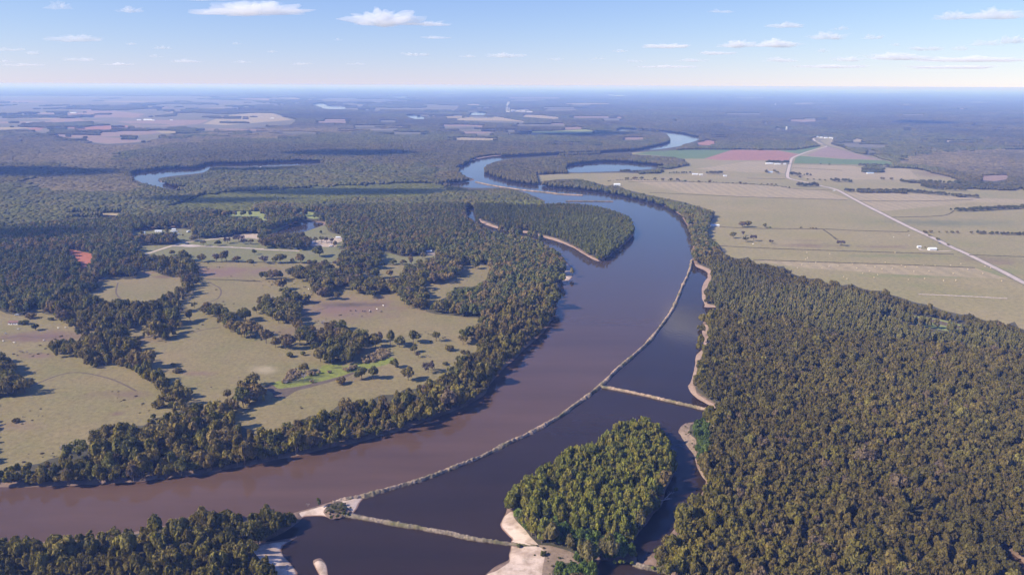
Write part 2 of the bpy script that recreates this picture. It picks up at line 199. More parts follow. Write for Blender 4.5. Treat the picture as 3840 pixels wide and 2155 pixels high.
W1 = P('A', '530,1040 560,980 640,930 760,900 870,890 1000,930 1200,945 1390,950 1500,935 1610,905 1700,855 1790,800 1860,745 1780,700 1650,690 1590,625 1480,615 1400,620 1300,570 1290,530 1370,500 1410,470 1470,480 1560,470 1650,500 1760,480 1860,430 1900,500 1960,520 1980,640 2020,690 1990,770 1930,870 1850,920 1740,1000 1790,1040 1800,1130 1890,1170 1890,1215 1790,1220 1750,1190 1760,1290 1700,1340 1560,1340 1430,1300 1400,1240 1440,1170 1460,1120 1390,1180 1280,1260 1240,1260 1260,1310 1330,1310 1390,1290 1400,1360 1390,1400',
  'C', '1400,150 1390,200 1420,240 1510,230 1530,270 1510,330 1520,390 1580,420 1640,420 1660,470 1700,500 1790,480 1850,560 1920,640 1920,720 1900,790 1780,800 1700,790 1540,775 1520,720 1640,690 1570,600 1480,540 1390,470 1330,410 1200,400 1150,340 1000,380 930,390 850,340 700,270 620,230 580,275 500,210 470,130 540,90 600,130 650,100 800,60 930,20', 'A', '780,1250 690,1200 600,1140 560,1090')
paint(W1, 4)
paint(P('C', '1900,760 2060,735 2180,750 2250,700 2400,690 2571,650 2650,640 2650,750 2571,740 2450,800 2350,880 2280,900 2200,950 2050,900 1900,830'), 4)
GROVES = [P('C', '-250,240 60,230 130,330 190,440 260,500 340,520 400,480 460,520 500,440 550,440 600,500 570,600 480,580 430,600 200,660 30,670 -250,680'), P('D', '0,860 50,840 130,820 190,870 200,950 140,1000 0,1030'), P('D', '0,1060 60,1040 180,1000 280,980 340,1030 280,1090 190,1110 100,1160 0,1230'),
 P('B', '200,650 330,635 400,640 450,650 450,720 400,750 220,720'), P('B', '450,640 500,600 580,570 630,600 720,570 850,560 920,570 930,620 1000,610 1010,540 1000,490 1060,430 1200,420 1290,450 1390,440 1410,530 1400,620 1340,640 1220,640 1100,660 1200,680 1230,740 1100,760 1090,800 1000,820 940,800 910,880 850,900 840,930 780,930 750,870 710,800 700,740 620,750 480,720'),
 P('B', '1100,780 1170,750 1250,770 1260,720 1340,690 1400,680 1440,700 1450,880 1340,880 1330,910 1270,910 1240,880 1130,880'), P('B', '1480,700 1640,700 1650,590 1700,570 1720,600 1870,540 1950,510 2050,520 2150,540 2240,530 2230,590 2200,660 2170,720 2050,750 1900,770 1790,800 1870,810 1880,900 1900,950 1860,1020 1780,1030 1680,1000 1640,960 1560,900 1500,870'),
 P('B', '180,900 220,850 270,870 280,910 390,900 420,810 530,810 560,900 570,1000 600,1080 580,1190 430,1180 340,1190 290,1100 200,1080 200,960'), P('A', '2000,1000 2070,960 2130,990 2180,970 2250,1010 2340,1010 2380,1090 2270,1130 2130,1110 2010,1080'), P('A', '2240,1150 2330,1120 2400,1150 2450,1170 2571,1140', 'B', '100,1140 280,1180 300,1230 220,1290 150,1330 60,1330', 'A', '2440,1310 2260,1250'),
 P('D', '570,330 720,320 740,400 780,450 760,560 700,570 640,520 620,570 520,580 420,550 400,570 280,570 200,530 200,480 280,490 340,450 420,450 490,410 530,450 600,430'), P('D', '790,460 820,370 910,300 1030,280 1100,340 1110,420 1200,350 1280,380 1290,440 1340,410 1400,450 1390,540 1300,590 1200,590 1180,640 1150,700 900,720 780,700 660,660 740,590 860,560 800,520'),
 P('D', '2180,440 2230,390 2300,340 2400,290 2460,330 2440,420 2350,450 2320,490 2250,520 2190,520'), P('A', '1110,640 1180,600 1260,575 1360,590 1370,650 1300,715 1220,715 1200,680 1120,680'), P('A', '830,780 900,730 990,770 980,830 900,850')]
for pl in GROVES: paint(pl, 6)
LOTW = [P('B', '180,330 300,270 450,258 640,250 690,330 690,420 600,425 370,405 240,405 190,370'), P('A', '1330,310 1420,290 1500,270 1600,275 1660,265 1770,275 1800,320 1830,345 1700,372 1500,372 1390,380 1330,360')]
for pl in LOTW: paint(pl, 6)
for pl in [P('D', '1200,640 1300,610 1400,555 1500,565 1540,620 1480,655 1350,692 1250,705'), P('D', '1000,770 1060,740 1180,715 1200,750 1060,795'), P('D', '470,800 520,750 610,770 620,830 540,870 440,910 430,880'), P('D', '640,800 700,780 850,780 930,770 930,800 800,810 700,830'), P('D', '650,890 760,860 770,890 690,910')]: paint(pl, 12)
for pl in [P('T20', '1225,1428 1400,1412 1700,1422 1900,1446', 'T21', '2100,3 2230,23 2230,45 2100,42 1800,14 1290,4'), P('T21', '2040,130 2100,112 2300,102 2571,88 3000,70 3000,110 2571,125 2300,135 2110,148'), P('R', '2130,965 2300,970 2500,970 2571,955 3000,960 3000,1000 2571,995 2300,988 2140,984'),
  P('T20', '635,1208 700,1200 795,1210 795,1237 635,1237'), P('T20', '180,1290 260,1290 290,1312 180,1316'), P('T20', '820,1300 890,1300 890,1345 860,1348 820,1328'), P('T20', '920,1302 975,1302 975,1327 920,1327'), P('T20', '1365,1268 1505,1265 1505,1302 1365,1298'), P('T20', '858,1368 1020,1366 1020,1405 870,1405'), P('T20', '1115,1340 1190,1345 1270,1352 1270,1376 1130,1372'),
  P('T20', '1650,1348 1760,1345 2000,1370 2300,1367 2450,1378 2520,1408 2500,1440 2300,1428 2050,1422 1810,1402 1820,1385 1690,1375'), P('T20', '1325,1232 1400,1224 1500,1236 1580,1245 1560,1262 1400,1254 1325,1248'), P('T10', '1690,1280 2180,1290 2420,1262 2470,1250 2400,1290 2300,1310 2190,1312 1720,1304'), P('T20', '1140,1045 1290,1040 1290,1055 1150,1060'), P('T20', '1100,1070 1500,1078 1640,1084 1500,1090 1120,1082')]: paint(pl, 11)
for pl in [P('A', '1960,535 2571,533', 'B', '1000,535 1480,550 1700,552 1700,566 1000,556 0,549', 'A', '1960,546')]: pass
def code_at(x, y, z=0.0):
    u, v = proj(x, y, z); iu = np.clip(u - X0, 0, X1 - X0 - 1).astype(int); iv = np.clip(v - Y0, 0, Y1 - Y0 - 1).astype(int)
    return FM[iv, iu]
# ------------------------------------------------------------------ materials
def mat(name):
    m = bpy.data.materials.new(name); m.use_nodes = True; nt = m.node_tree; b = nt.nodes['Principled BSDF']
    b.inputs['Roughness'].default_value = .9; b.inputs['Specular IOR Level'].default_value = .15
    return m, nt, b
def nd(nt, t, **kw):
    n = nt.nodes.new(t)
    for k, v in kw.items():
        if k in n.inputs: n.inputs[k].default_value = v
        else: setattr(n, k, v)
    return n
def noise(nt, scale, detail=4, rough=.6, vec=None):
    n = nd(nt, 'ShaderNodeTexNoise'); n.inputs['Scale'].default_value = scale; n.inputs['Detail'].default_value = detail; n.inputs['Roughness'].default_value = rough
    if vec is not None: nt.links.new(vec, n.inputs['Vector'])
    return n.outputs['Fac']
def ramp(nt, fac, *stops):
    r = nd(nt, 'ShaderNodeValToRGB'); e = r.color_ramp.elements
    while len(e) < len(stops): e.new(.5)
    for k, (p_, c_) in enumerate(stops): e[k].position = p_; e[k].color = (*c_, 1)
    nt.links.new(fac, r.inputs[0]); return r.outputs[0]
def mix(nt, fac, a, b, mode='MIX'):
    n = nd(nt, 'ShaderNodeMix', data_type='RGBA', blend_type=mode)
    for sock, v in ((n.inputs[0], fac), (n.inputs[6], a), (n.inputs[7], b)):
        if hasattr(v, 'is_linked') or hasattr(v, 'links'): nt.links.new(v, sock)
        elif isinstance(v, (tuple, list)): sock.default_value = (*v, 1)
        else: sock.default_value = v
    return n.outputs[2]
def math_(nt, op, a, b=0.0, clamp=False):
    n = nd(nt, 'ShaderNodeMath', operation=op); n.use_clamp = clamp
    for k, v in enumerate((a, b)):
        if isinstance(v, (int, float)): n.inputs[k].default_value = v
        else: nt.links.new(v, n.inputs[k])
    return n.outputs[0]
def pos(nt): return nd(nt, 'ShaderNodeNewGeometry').outputs['Position']
def spot(nt, p, c, rx, ry, amp=1.0):
    # a worn patch of ground with a ragged edge, centred at c
    v = nd(nt, 'ShaderNodeVectorMath', operation='SUBTRACT'); nt.links.new(p, v.inputs[0]); v.inputs[1].default_value = (c[0], c[1], 0)
    w = nd(nt, 'ShaderNodeVectorMath', operation='MULTIPLY'); nt.links.new(v.outputs[0], w.inputs[0]); w.inputs[1].default_value = (1 / rx, 1 / ry, 0)
    l = nd(nt, 'ShaderNodeVectorMath', operation='LENGTH'); nt.links.new(w.outputs[0], l.inputs[0])
    nz = noise(nt, .035, 5, .65, p); d = math_(nt, 'ADD', l.outputs['Value'], math_(nt, 'MULTIPLY', math_(nt, 'SUBTRACT', nz, .5), 2.2))
    return math_(nt, 'MULTIPLY', math_(nt, 'SUBTRACT', 1.15, d, True), amp, True)
def grass(name, a, b, c, big=.006, fine=.12, spots=(), stripe=None):
    m, nt, bs = mat(name); p = pos(nt)
    n1 = noise(nt, big, 6, .62, p); n2 = noise(nt, fine, 4, .7, p); n3 = noise(nt, big * 5, 5, .65, p)
    col = ramp(nt, n1, (.34, a), (.5, b), (.66, c))
    col = mix(nt, math_(nt, 'MULTIPLY', math_(nt, 'SUBTRACT', n3, .42, True), 3.2, True), col, tuple(x * .74 for x in c))
    dark = tuple(x * .62 for x in b); lite = tuple(min(x * 1.22, .6) for x in b)
    col = mix(nt, .55, col, ramp(nt, n2, (.35, dark), (.55, b), (.72, lite)))
    if stripe:
        w = nd(nt, 'ShaderNodeTexWave', wave_type='BANDS', bands_direction='DIAGONAL' if stripe[1] else 'X'); w.inputs['Scale'].default_value = stripe[0]; w.inputs['Distortion'].default_value = 1.5; nt.links.new(p, w.inputs['Vector'])
        col = mix(nt, .22, col, ramp(nt, w.outputs['Fac'], (.3, tuple(x * .75 for x in b)), (.7, tuple(x * 1.2 for x in b))))
    col = mix(nt, math_(nt, 'MULTIPLY', math_(nt, 'SUBTRACT', noise(nt, fine * 1.8, 3, .6, p), .6, True), 6.0, True), col, tuple(x * .5 for x in a))
    for (cx, cy, rx, ry, cc, am) in spots: col = mix(nt, spot(nt, p, (cx, cy), rx, ry, am), col, cc)
    nt.links.new(col, bs.inputs['Base Color'])
    bp = nd(nt, 'ShaderNodeBump'); bp.inputs['Strength'].default_value = .5; bp.inputs['Distance'].default_value = 1.0; nt.links.new(n2, bp.inputs['Height']); nt.links.new(bp.outputs[0], bs.inputs['Normal'])
    return m
def sp(f, x, y, rx, ry, c, am=.8):
    w = unproj([K(f, x, y)])[0]; return (w[0], w[1], rx, ry, c, am)
RED = (.19, .115, .092); BRN = (.16, .10, .075); PALE = (.36, .29, .18)
lsp = [sp('D', 1080, 150, 95, 60, RED, .85), sp('A', 2140, 640, 60, 45, RED, .8), sp('B', 120, 640, 70, 45, RED, .6), sp('A', 360, 1290, 60, 22, BRN, .85), sp('A', 560, 1280, 60, 22, BRN, .6), sp('C', 400, 250, 30, 12, RED, .7), sp('C', 1260, 640, 40, 12, BRN, .6), sp('C', 1165, 830, 9, 6, BRN, .9),
       sp('C', 2030, 430, 25, 8, RED, .6), sp('D', 240, 770, 18, 14, PALE, .7), sp('D', 1130, 860, 30, 10, BRN, .4), sp('B', 1100, 970, 50, 14, (.07, .06, .045), .7), sp('A', 1620, 690, 24, 12, BRN, .8), sp('A', 1480, 655, 24, 12, RED, .7), sp('C', 1450, 90, 40, 25, RED, .4), sp('C', 160, 960, 25, 10, RED, .4), sp('D', 500, 380, 45, 25, BRN, .5)]
rsp = [sp('R', 570, 1090, 70, 22, BRN, .6), sp('R', 1280, 1100, 70, 18, BRN, .5), sp('R', 1700, 880, 120, 50, (.13, .13, .07), .7), sp('R', 2250, 1220, 60, 30, BRN, .5), sp('R', 2350, 1252, 35, 14, RED, .5), sp('R', 570, 1040, 40, 14, BRN, .4), sp('R', 660, 1000, 70, 40, (.24, .20, .07), .6), sp('R', 1750, 430, 90, 140, BRN, .5),
       sp('R', 2150, 880, 150, 60, (.15, .15, .08), .5), sp('R', 1300, 1185, 120, 14, (.14, .16, .06), .5), sp('R', 1700, 1370, 130, 14, (.13, .17, .05), .5), sp('R', 2300, 1330, 60, 30, (.13, .17, .05), .5)]
M = {}
M['ground'] = None
M['past_left'] = grass('pasture_grass', (.165, .155, .055), (.222, .18, .078), (.275, .196, .102), .011, .2, lsp)
M['past_right'] = grass('hay_pasture_grass', (.19, .185, .065), (.265, .22, .10), (.33, .25, .135), .005, .14, rsp)
M['lawn'] = grass('lawn_grass', (.14, .15, .055), (.185, .175, .075), (.23, .19, .10), .012, .2)
M['green'] = grass('green_grass', (.17, .21, .06), (.24, .26, .08), (.29, .28, .10), .012, .12)
M['tan'] = grass('dry_grass', (.25, .21, .105), (.315, .25, .14), (.38, .29, .175), .006, .1, (), (.012, 0))
M['far'] = grass('distant_field_grass', (.12, .115, .065), (.155, .135, .085), (.22, .18, .12), .0016, .01)
M['redmud'] = grass('red_clay_soil', (.30, .10, .055), (.38, .13, .075), (.42, .18, .11), .03, .2)
M['redcrop'] = grass('red_ploughed_soil', (.25, .125, .085), (.30, .15, .105), (.34, .18, .125), .004, .06, (), (.02, 0))
M['pinkcrop'] = grass('pink_stubble_soil', (.21, .145, .11), (.255, .175, .135), (.30, .21, .155), .004, .06, (), (.02, 1))
M['crop'] = grass('green_crop', (.095, .145, .045), (.12, .165, .052), (.15, .18, .06), .004, .06, (), (.02, 1))
M['dirt'] = grass('pale_dirt', (.38, .29, .21), (.46, .36, .27), (.34, .26, .18), .03, .2)
M['mudbrown'] = grass('brown_mud', (.10, .075, .055), (.13, .095, .07), (.16, .13, .08), .03, .2)
M['scrubg'] = grass('scrub_grass', (.085, .09, .032), (.105, .105, .04), (.13, .115, .05), .01, .1)
M['algae'] = grass('algae_scum', (.14, .14, .035), (.215, .235, .042), (.12, .105, .055), .05, .22, [sp('D', 620, 870, 20, 6, (.04, .05, .03), .9), sp('D', 760, 830, 18, 5, (.05, .06, .03), .9), sp('D', 520, 890, 14, 4, (.05, .05, .03), .8), sp('D', 980, 745, 8, 3, (.05, .05, .03), .8)])
def ground_mat():
    m, nt, bs = mat('forest_floor_and_banks'); p = pos(nt)
    n1 = noise(nt, .01, 6, .6, p); n2 = noise(nt, .15, 4, .7, p)
    col = ramp(nt, n1, (.35, (.055, .05, .028)), (.5, (.085, .072, .042)), (.65, (.12, .10, .055)))
    col = mix(nt, .5, col, ramp(nt, n2, (.35, (.04, .036, .022)), (.7, (.12, .105, .06))))
    z = nd(nt, 'ShaderNodeSeparateXYZ'); nt.links.new(p, z.inputs[0])
    bank = math_(nt, 'MULTIPLY', math_(nt, 'ADD', math_(nt, 'MULTIPLY', z.outputs[2], -.55), math_(nt, 'SUBTRACT', n2, .85)), 3.0, True)
    col = mix(nt, bank, col, ramp(nt, n2, (.3, (.12, .08, .055)), (.7, (.27, .18, .135))))
    nt.links.new(col, bs.inputs['Base Color']); return m
M['ground'] = ground_mat()
def sand_mat():
    m, nt, bs = mat('pale_river_sand'); p = pos(nt); n1 = noise(nt, .055, 6, .65, p); n2 = noise(nt, .3, 4, .7, p)
    col = ramp(nt, n1, (.36, (.26, .18, .13)), (.46, (.42, .305, .225)), (.58, (.62, .48, .38)))
    col = mix(nt, math_(nt, 'MULTIPLY', math_(nt, 'SUBTRACT', noise(nt, .07, 6, .75, p), .53, True), 6, True), col, (.19, .15, .085))
    col = mix(nt, .25, col, ramp(nt, n2, (.3, (.26, .18, .13)), (.7, (.7, .56, .45))))
    z = nd(nt, 'ShaderNodeSeparateXYZ'); nt.links.new(p, z.inputs[0])
    wet = math_(nt, 'MULTIPLY', math_(nt, 'SUBTRACT', math_(nt, 'MULTIPLY', z.outputs[2], -1.0), 2.2, True), 4.0, True)
    col = mix(nt, wet, col, (.25, .145, .10)); nt.links.new(col, bs.inputs['Base Color']); return m
M['sand'] = sand_mat()
M['banksand'] = grass('eroded_bank_sand', (.19, .125, .09), (.33, .225, .165), (.44, .315, .24), .04, .3)
M['scrubsand'] = grass('scrubby_sand', (.16, .12, .075), (.24, .17, .115), (.46, .34, .25), .05, .35)
def water_mat(name, deep, silt, rough=.09, clear=None):
    m, nt, bs = mat(name); p = pos(nt)
    m0 = nd(nt, 'ShaderNodeMapping'); m0.inputs['Rotation'].default_value = (0, 0, math.radians(-32)); m0.inputs['Scale'].default_value = (.006, .035, 1); nt.links.new(p, m0.inputs[0])
    col = ramp(nt, noise(nt, .004, 4, .55, p), (.35, deep), (.65, silt)); col = mix(nt, .5, col, ramp(nt, noise(nt, 1.0, 5, .6, m0.outputs[0]), (.3, tuple(x * .8 for x in deep)), (.7, tuple(x * 1.15 for x in silt)))); 
    if clear:   # darker base colour upstream stands in for the reflected sky
        zz = nd(nt, 'ShaderNodeSeparateXYZ'); nt.links.new(p, zz.inputs[0]); mr = nd(nt, 'ShaderNodeMapRange'); mr.inputs[1].default_value = 550; mr.inputs[2].default_value = 1500; nt.links.new(zz.outputs[1], mr.inputs[0]); col = mix(nt, mr.outputs[0], col, clear)
    nt.links.new(col, bs.inputs['Base Color'])
    bs.inputs['Roughness'].default_value = rough; bs.inputs['IOR'].default_value = 1.33; bs.inputs['Specular IOR Level'].default_value = .28
    mp = nd(nt, 'ShaderNodeMapping'); mp.inputs['Scale'].default_value = (1, .55, 1); nt.links.new(p, mp.inputs[0])
    n = noise(nt, .35, 3, .55, mp.outputs[0]); n_b = noise(nt, .02, 3, .5, mp.outputs[0])
    bp = nd(nt, 'ShaderNodeBump'); bp.inputs['Distance'].default_value = .35; nt.links.new(math_(nt, 'MULTIPLY', math_(nt, 'SUBTRACT', n_b, .25, True), .5), bp.inputs['Strength']); nt.links.new(n, bp.inputs['Height']); nt.links.new(bp.outputs[0], bs.inputs['Normal'])
    return m
WM = {'river': water_mat('silty_river_water', (.090, .052, .034), (.108, .062, .041), .09, (.040, .031, .027)), 'back': water_mat('dark_still_water', (.026, .017, .012), (.034, .021, .014), .06)}
def rock_mat(name, a, b, veg):
    m, nt, bs = mat(name); p = pos(nt); n1 = noise(nt, .6, 5, .75, p); n2 = noise(nt, .05, 5, .6, p)
    col = ramp(nt, n1, (.3, tuple(x * .45 for x in a)), (.45, a), (.68, b)); col = mix(nt, math_(nt, 'MULTIPLY', math_(nt, 'SUBTRACT', n2, 1 - veg, True), 5, True), col, (.12, .11, .05))
    zz = nd(nt, 'ShaderNodeSeparateXYZ'); nt.links.new(p, zz.inputs[0]); wet = math_(nt, 'MULTIPLY', math_(nt, 'SUBTRACT', math_(nt, 'MULTIPLY', zz.outputs[2], -1.0), math_(nt, 'ADD', math_(nt, 'MULTIPLY', n1, .8), 1.3), True), 2.5, True); col = mix(nt, math_(nt, 'MULTIPLY', wet, .75), col, (.09, .065, .05))
    nt.links.new(col, bs.inputs['Base Color']); return m
M['rock'] = rock_mat('pinkish_riprap_stone', (.25, .175, .12), (.56, .415, .30), .55)
M['rockgreen'] = rock_mat('weedy_riprap_stone', (.16, .125, .095), (.36, .28, .22), .55)
def flat(name, c, rough=.8, var=.25, sc=.5):
    m, nt, bs = mat(name); n = noise(nt, sc, 4, .6, pos(nt)); nt.links.new(ramp(nt, n, (.3, tuple(x * (1 - var) for x in c)), (.7, tuple(min(1, x * (1 + var)) for x in c))), bs.inputs['Base Color']); bs.inputs['Roughness'].default_value = rough; return m
M['asphalt'] = flat('worn_pale_asphalt', (.43, .35, .30), .9, .2, .08); M['gravel'] = flat('gravel', (.46, .37, .28), .9, .2, .1); M['verge'] = flat('verge_grass', (.17, .145, .085), .9, .3, .1); M['line'] = flat('road_paint', (.75, .7, .6), .7, .1)
M['whitewall'] = flat('white_painted_siding', (.78, .76, .73), .7, .08); M['metalroof'] = flat('pale_metal_roof', (.66, .68, .72), .4, .1); M['blueroof'] = flat('blue_grey_metal_roof', (.36, .44, .55), .4, .1); M['brownroof'] = flat('brown_shingle_roof', (.20, .12, .10), .9, .2); M['glass'] = flat('dark_window_glass', (.03, .035, .04), .1, .1); M['door'] = flat('brown_door_paint', (.18, .10, .07), .6, .1)
M['tyre'] = flat('black_rubber', (.02, .02, .02), .9, .1); M['carwhite'] = flat('white_car_paint', (.8, .8, .8), .25, .03); M['cardark'] = flat('dark_car_paint', (.08, .09, .12), .25, .05); M['straw'] = flat('straw', (.52, .42, .27), .95, .25, 2); M['cowwhite'] = flat('white_hide', (.75, .7, .62), .9, .1); M['cowdark'] = flat('dark_hide', (.035, .028, .025), .9, .2)
M['wrap'] = flat('weathered_bale_wrap', (.34, .28, .24), .8, .25, .4); M['concrete'] = flat('pale_concrete', (.55, .52, .50), .8, .12, .05); M['bark'] = flat('grey_brown_bark', (.13, .10, .08), .95, .3, 2); M['deadbark'] = flat('pale_dead_bark', (.38, .32, .30), .95, .2, 2); M['hedge'] = flat('overgrown_fence_grass', (.085, .07, .04), .95, .4, .3)
def leaf_mat(name):
    m, nt, bs = mat(name)
    at = nd(nt, 'ShaderNodeAttribute'); at.attribute_type = 'INSTANCER'; at.attribute_name = 'tint'
    isl = nd(nt, 'ShaderNodeNewGeometry').outputs['Random Per Island']
    f = ramp(nt, isl, (0, (.62, .62, .62)), (.5, (1, 1, 1)), (1, (1.38, 1.36, 1.3)))
    nt.links.new(mix(nt, 1.0, at.outputs['Color'], f, 'MULTIPLY'), bs.inputs['Base Color'])
    bs.inputs['Specular IOR Level'].default_value = .12; bs.inputs['Roughness'].default_value = .75
    tr = nd(nt, 'ShaderNodeBsdfTranslucent'); nt.links.new(mix(nt, 1.0, at.outputs['Color'], f, 'MULTIPLY'), tr.inputs[0])
    mx = nd(nt, 'ShaderNodeMixShader'); mx.inputs[0].default_value = .30; nt.links.new(bs.outputs[0], mx.inputs[1]); nt.links.new(tr.outputs[0], mx.inputs[2]); nt.links.new(mx.outputs[0], nt.nodes['Material Output'].inputs[0]); return m
M['leaf'] = leaf_mat('leaves')
# ------------------------------------------------------------------ object helpers
def mesh(name, V, Fs, m, mi=None):
    me = bpy.data.meshes.new(name)
    V = np.asarray(V, np.float32)
    if isinstance(Fs, np.ndarray):
        k = Fs.shape[1]; n = len(Fs); me.vertices.add(len(V)); me.vertices.foreach_set('co', V.ravel()); me.loops.add(n * k); me.loops.foreach_set('vertex_index', Fs.astype(np.int32).ravel())
        me.polygons.add(n); me.polygons.foreach_set('loop_start', np.arange(0, n * k, k, dtype=np.int32)); me.update(calc_edges=True)
    else: me.from_pydata([tuple(map(float, v)) for v in V], [], Fs)
    for q in (m if isinstance(m, (list, tuple)) else [m]): me.materials.append(q)
    if mi is not None: me.polygons.foreach_set('material_index', np.asarray(mi, np.int32))
    me.validate(); return me
def link(name, data, parent=None, loc=None, rz=0, scale=None):
    o = bpy.data.objects.new(name, data); COL.objects.link(o)
    if loc is not None: o.location = loc
    if rz: o.rotation_euler = (0, 0, rz)
    if scale is not None: o.scale = scale
    if parent is not None: o.parent = parent
    return o
def tag(o, label=None, cat=None, group=None, kind=None):
    for k, v in (('label', label), ('category', cat), ('group', group), ('kind', kind)):
        if v: o[k] = v
    return o
class MB:
    def __init__(s): s.V = []; s.F = []
    def add(s, V, Fs):
        b = len(s.V); s.V += [tuple(v) for v in V]; s.F += [tuple(i + b for i in f) for f in Fs]; return s
    def box(s, x0, x1, y0, y1, z0, z1): return s.add([(x, y, z) for z in (z0, z1) for x, y in ((x0, y0), (x1, y0), (x1, y1), (x0, y1))], [(3, 2, 1, 0), (4, 5, 6, 7), (0, 1, 5, 4), (1, 2, 6, 5), (2, 3, 7, 6), (3, 0, 4, 7)])
    def cyl(s, p, q, r0, r1, n=8):
        p, q = Vector(p), Vector(q); d = (q - p).normalized(); a = d.orthogonal().normalized(); b = d.cross(a)
        ring = lambda c, r: [c + (a * math.cos(t) + b * math.sin(t)) * r for t in [2 * math.pi * k / n for k in range(n)]]
        return s.add(ring(p, r0) + ring(q, r1), [(k, (k + 1) % n, n + (k + 1) % n, n + k) for k in range(n)] + [tuple(range(n))[::-1], tuple(range(n, 2 * n))])
    def lathe(s, prof, n=14):
        V = [(r * math.cos(2 * math.pi * k / n), r * math.sin(2 * math.pi * k / n), z) for r, z in prof for k in range(n)]
        return s.add(V, [(i * n + k, i * n + (k + 1) % n, (i + 1) * n + (k + 1) % n, (i + 1) * n + k) for i in range(len(prof) - 1) for k in range(n)])
    def me(s, name, m): return mesh(name, s.V, s.F, m)
ICO = {}
def ico(sub):
    if sub not in ICO:
        import bmesh
        b = bmesh.new(); bmesh.ops.create_icosphere(b, subdivisions=sub, radius=1); ICO[sub] = (np.array([v.co[:] for v in b.verts]), np.array([[v.index for v in f.verts] for f in b.faces])); b.free()
    return ICO[sub]
# smooth 3-d value noise
_T = rng.random((32, 32, 32))
def vnoise(p):
    p = np.asarray(p, float); i = np.floor(p).astype(int); f = p - i; f = f * f * (3 - 2 * f); r = 0
    for a in (0, 1):
        for b in (0, 1):
            for c in (0, 1):
                w = (f[..., 0] if a else 1 - f[..., 0]) * (f[..., 1] if b else 1 - f[..., 1]) * (f[..., 2] if c else 1 - f[..., 2]); r = r + w * _T[(i[..., 0] + a) % 32, (i[..., 1] + b) % 32, (i[..., 2] + c) % 32]
    return r
def fbm(p, o=4):
    p = np.asarray(p, float); r = 0; a = .5
    for k in range(o): r = r + a * vnoise(p * 2 ** k + 7.3 * k); a *= .5
    return r
_g = np.stack(np.meshgrid(np.arange(512) / 16, np.arange(512) / 16, indexing='ij') + [np.full((512, 512), 3.7)], -1); _NT = fbm(_g, 3)
def n2(x, y, s): return _NT[np.floor(np.asarray(x) * s * 16).astype(int) % 512, np.floor(np.asarray(y) * s * 16).astype(int) % 512]
def n1(x, y, s): return float(_NT[int(x * s * 16) % 512, int(y * s * 16) % 512])
# light and air
HAZE_C = (.24, .41, 1.0); HAZE_D = 9.4e-5; SUN_E = 4.4; SUN_C = (1, .915, .785); SKY_E = .065; SKY_T = (.73, .745, .50); ALT = 300; AIR = 1.0; DUST = 0; OZ = 1.0; EXPO = .8
LEAF = np.array((1.92, 1.76, 1.04)); PATCH = .86
# ------------------------------------------------------------------ ground, water, fields
def dense(w, close=True, step_k=.02):
    out = []; n = len(w)
    for i in range(n if close else n - 1):
        a, b = w[i], w[(i + 1) % n]; d = np.hypot(*(b - a)); r = max(np.hypot(*a), 300); k = max(1, min(12, int(d / max(6, r * step_k))))
        for t in range(k): out.append(a + (b - a) * t / k)
    return np.array(out)
def jit(w, amp):
    q = np.stack([w[:, 0] / 14, w[:, 1] / 14, np.zeros(len(w))], 1); return w + amp * np.stack([fbm(q) - .47, fbm(q + 50) - .47], 1) * 2
def world(poly, smooth, amp, z=0.0): return jit(dense(unproj(sm(poly) if smooth else poly, z)), amp)
WL = -2.5
wat = {k: world(pl, 1, 2.2, WL) for k, (nm, pl) in WATERS.items()}
isl = [world(p, 1, 2.2, WL) for p in ISLANDS]
zon = [world(z[4], z[3], 3.0 if z[3] else .8) for z in ZONES]
verts = []; edges = []
def add_loop(w):
    b = len(verts); n = len(w); verts.extend(map(tuple, w)); edges.extend((b + i, b + (i + 1) % n) for i in range(n))
shore = []
for w in list(wat.values()) + isl:
    add_loop(w); shore.append(np.concatenate([w, np.roll(w, -1, 0)], 1))
shore = np.concatenate(shore)
for w in zon: add_loop(w)
def inwater(x, y):
    r = np.zeros(np.shape(x), bool)
    for w in wat.values():
        bb = (x >= w[:, 0].min()) & (x <= w[:, 0].max()) & (y >= w[:, 1].min()) & (y <= w[:, 1].max())
        if bb.any(): q = inpoly(x[bb], y[bb], w); r[bb] |= q
    for w in isl: r &= ~inpoly(x, y, w)
    return r
# rows of points up the banks so that the land slopes to the water
mid = (shore[:, :2] + shore[:, 2:]) / 2; tn = shore[:, 2:] - shore[:, :2]; tn /= np.hypot(tn[:, 0], tn[:, 1])[:, None] + 1e-9; nr = np.stack([tn[:, 1], -tn[:, 0]], 1)
near = np.hypot(mid[:, 0], mid[:, 1]) < 2600
offs = np.concatenate([mid[near] + nr[near] * s for s in (-4, 4, -10, 10)])
offs = offs[~inwater(offs[:, 0], offs[:, 1])]
verts.extend(map(tuple, offs))
FAR = 150000.0; XF = 125000.0
bb = [(-XF, 40), (XF, 40), (XF, FAR), (-XF, FAR)]; add_loop(np.array(bb))
res = delaunay_2d_cdt([Vector(v) for v in verts], edges, [], 0, 1e-3)
GV = np.array([v[:] for v in res[0]]); GT = np.array([f for f in res[2] if len(f) == 3])
cen = GV[GT].mean(1); keep = ~inwater(cen[:, 0], cen[:, 1]); GT = GT[keep]; cen = cen[keep]
zid = np.full(len(GT), -1)
for k, w in enumerate(zon):
    b_ = (cen[:, 0] >= w[:, 0].min()) & (cen[:, 0] <= w[:, 0].max()) & (cen[:, 1] >= w[:, 1].min()) & (cen[:, 1] <= w[:, 1].max()); ii = np.where(b_)[0]
    zid[ii[inpoly(cen[ii, 0], cen[ii, 1], w)]] = k
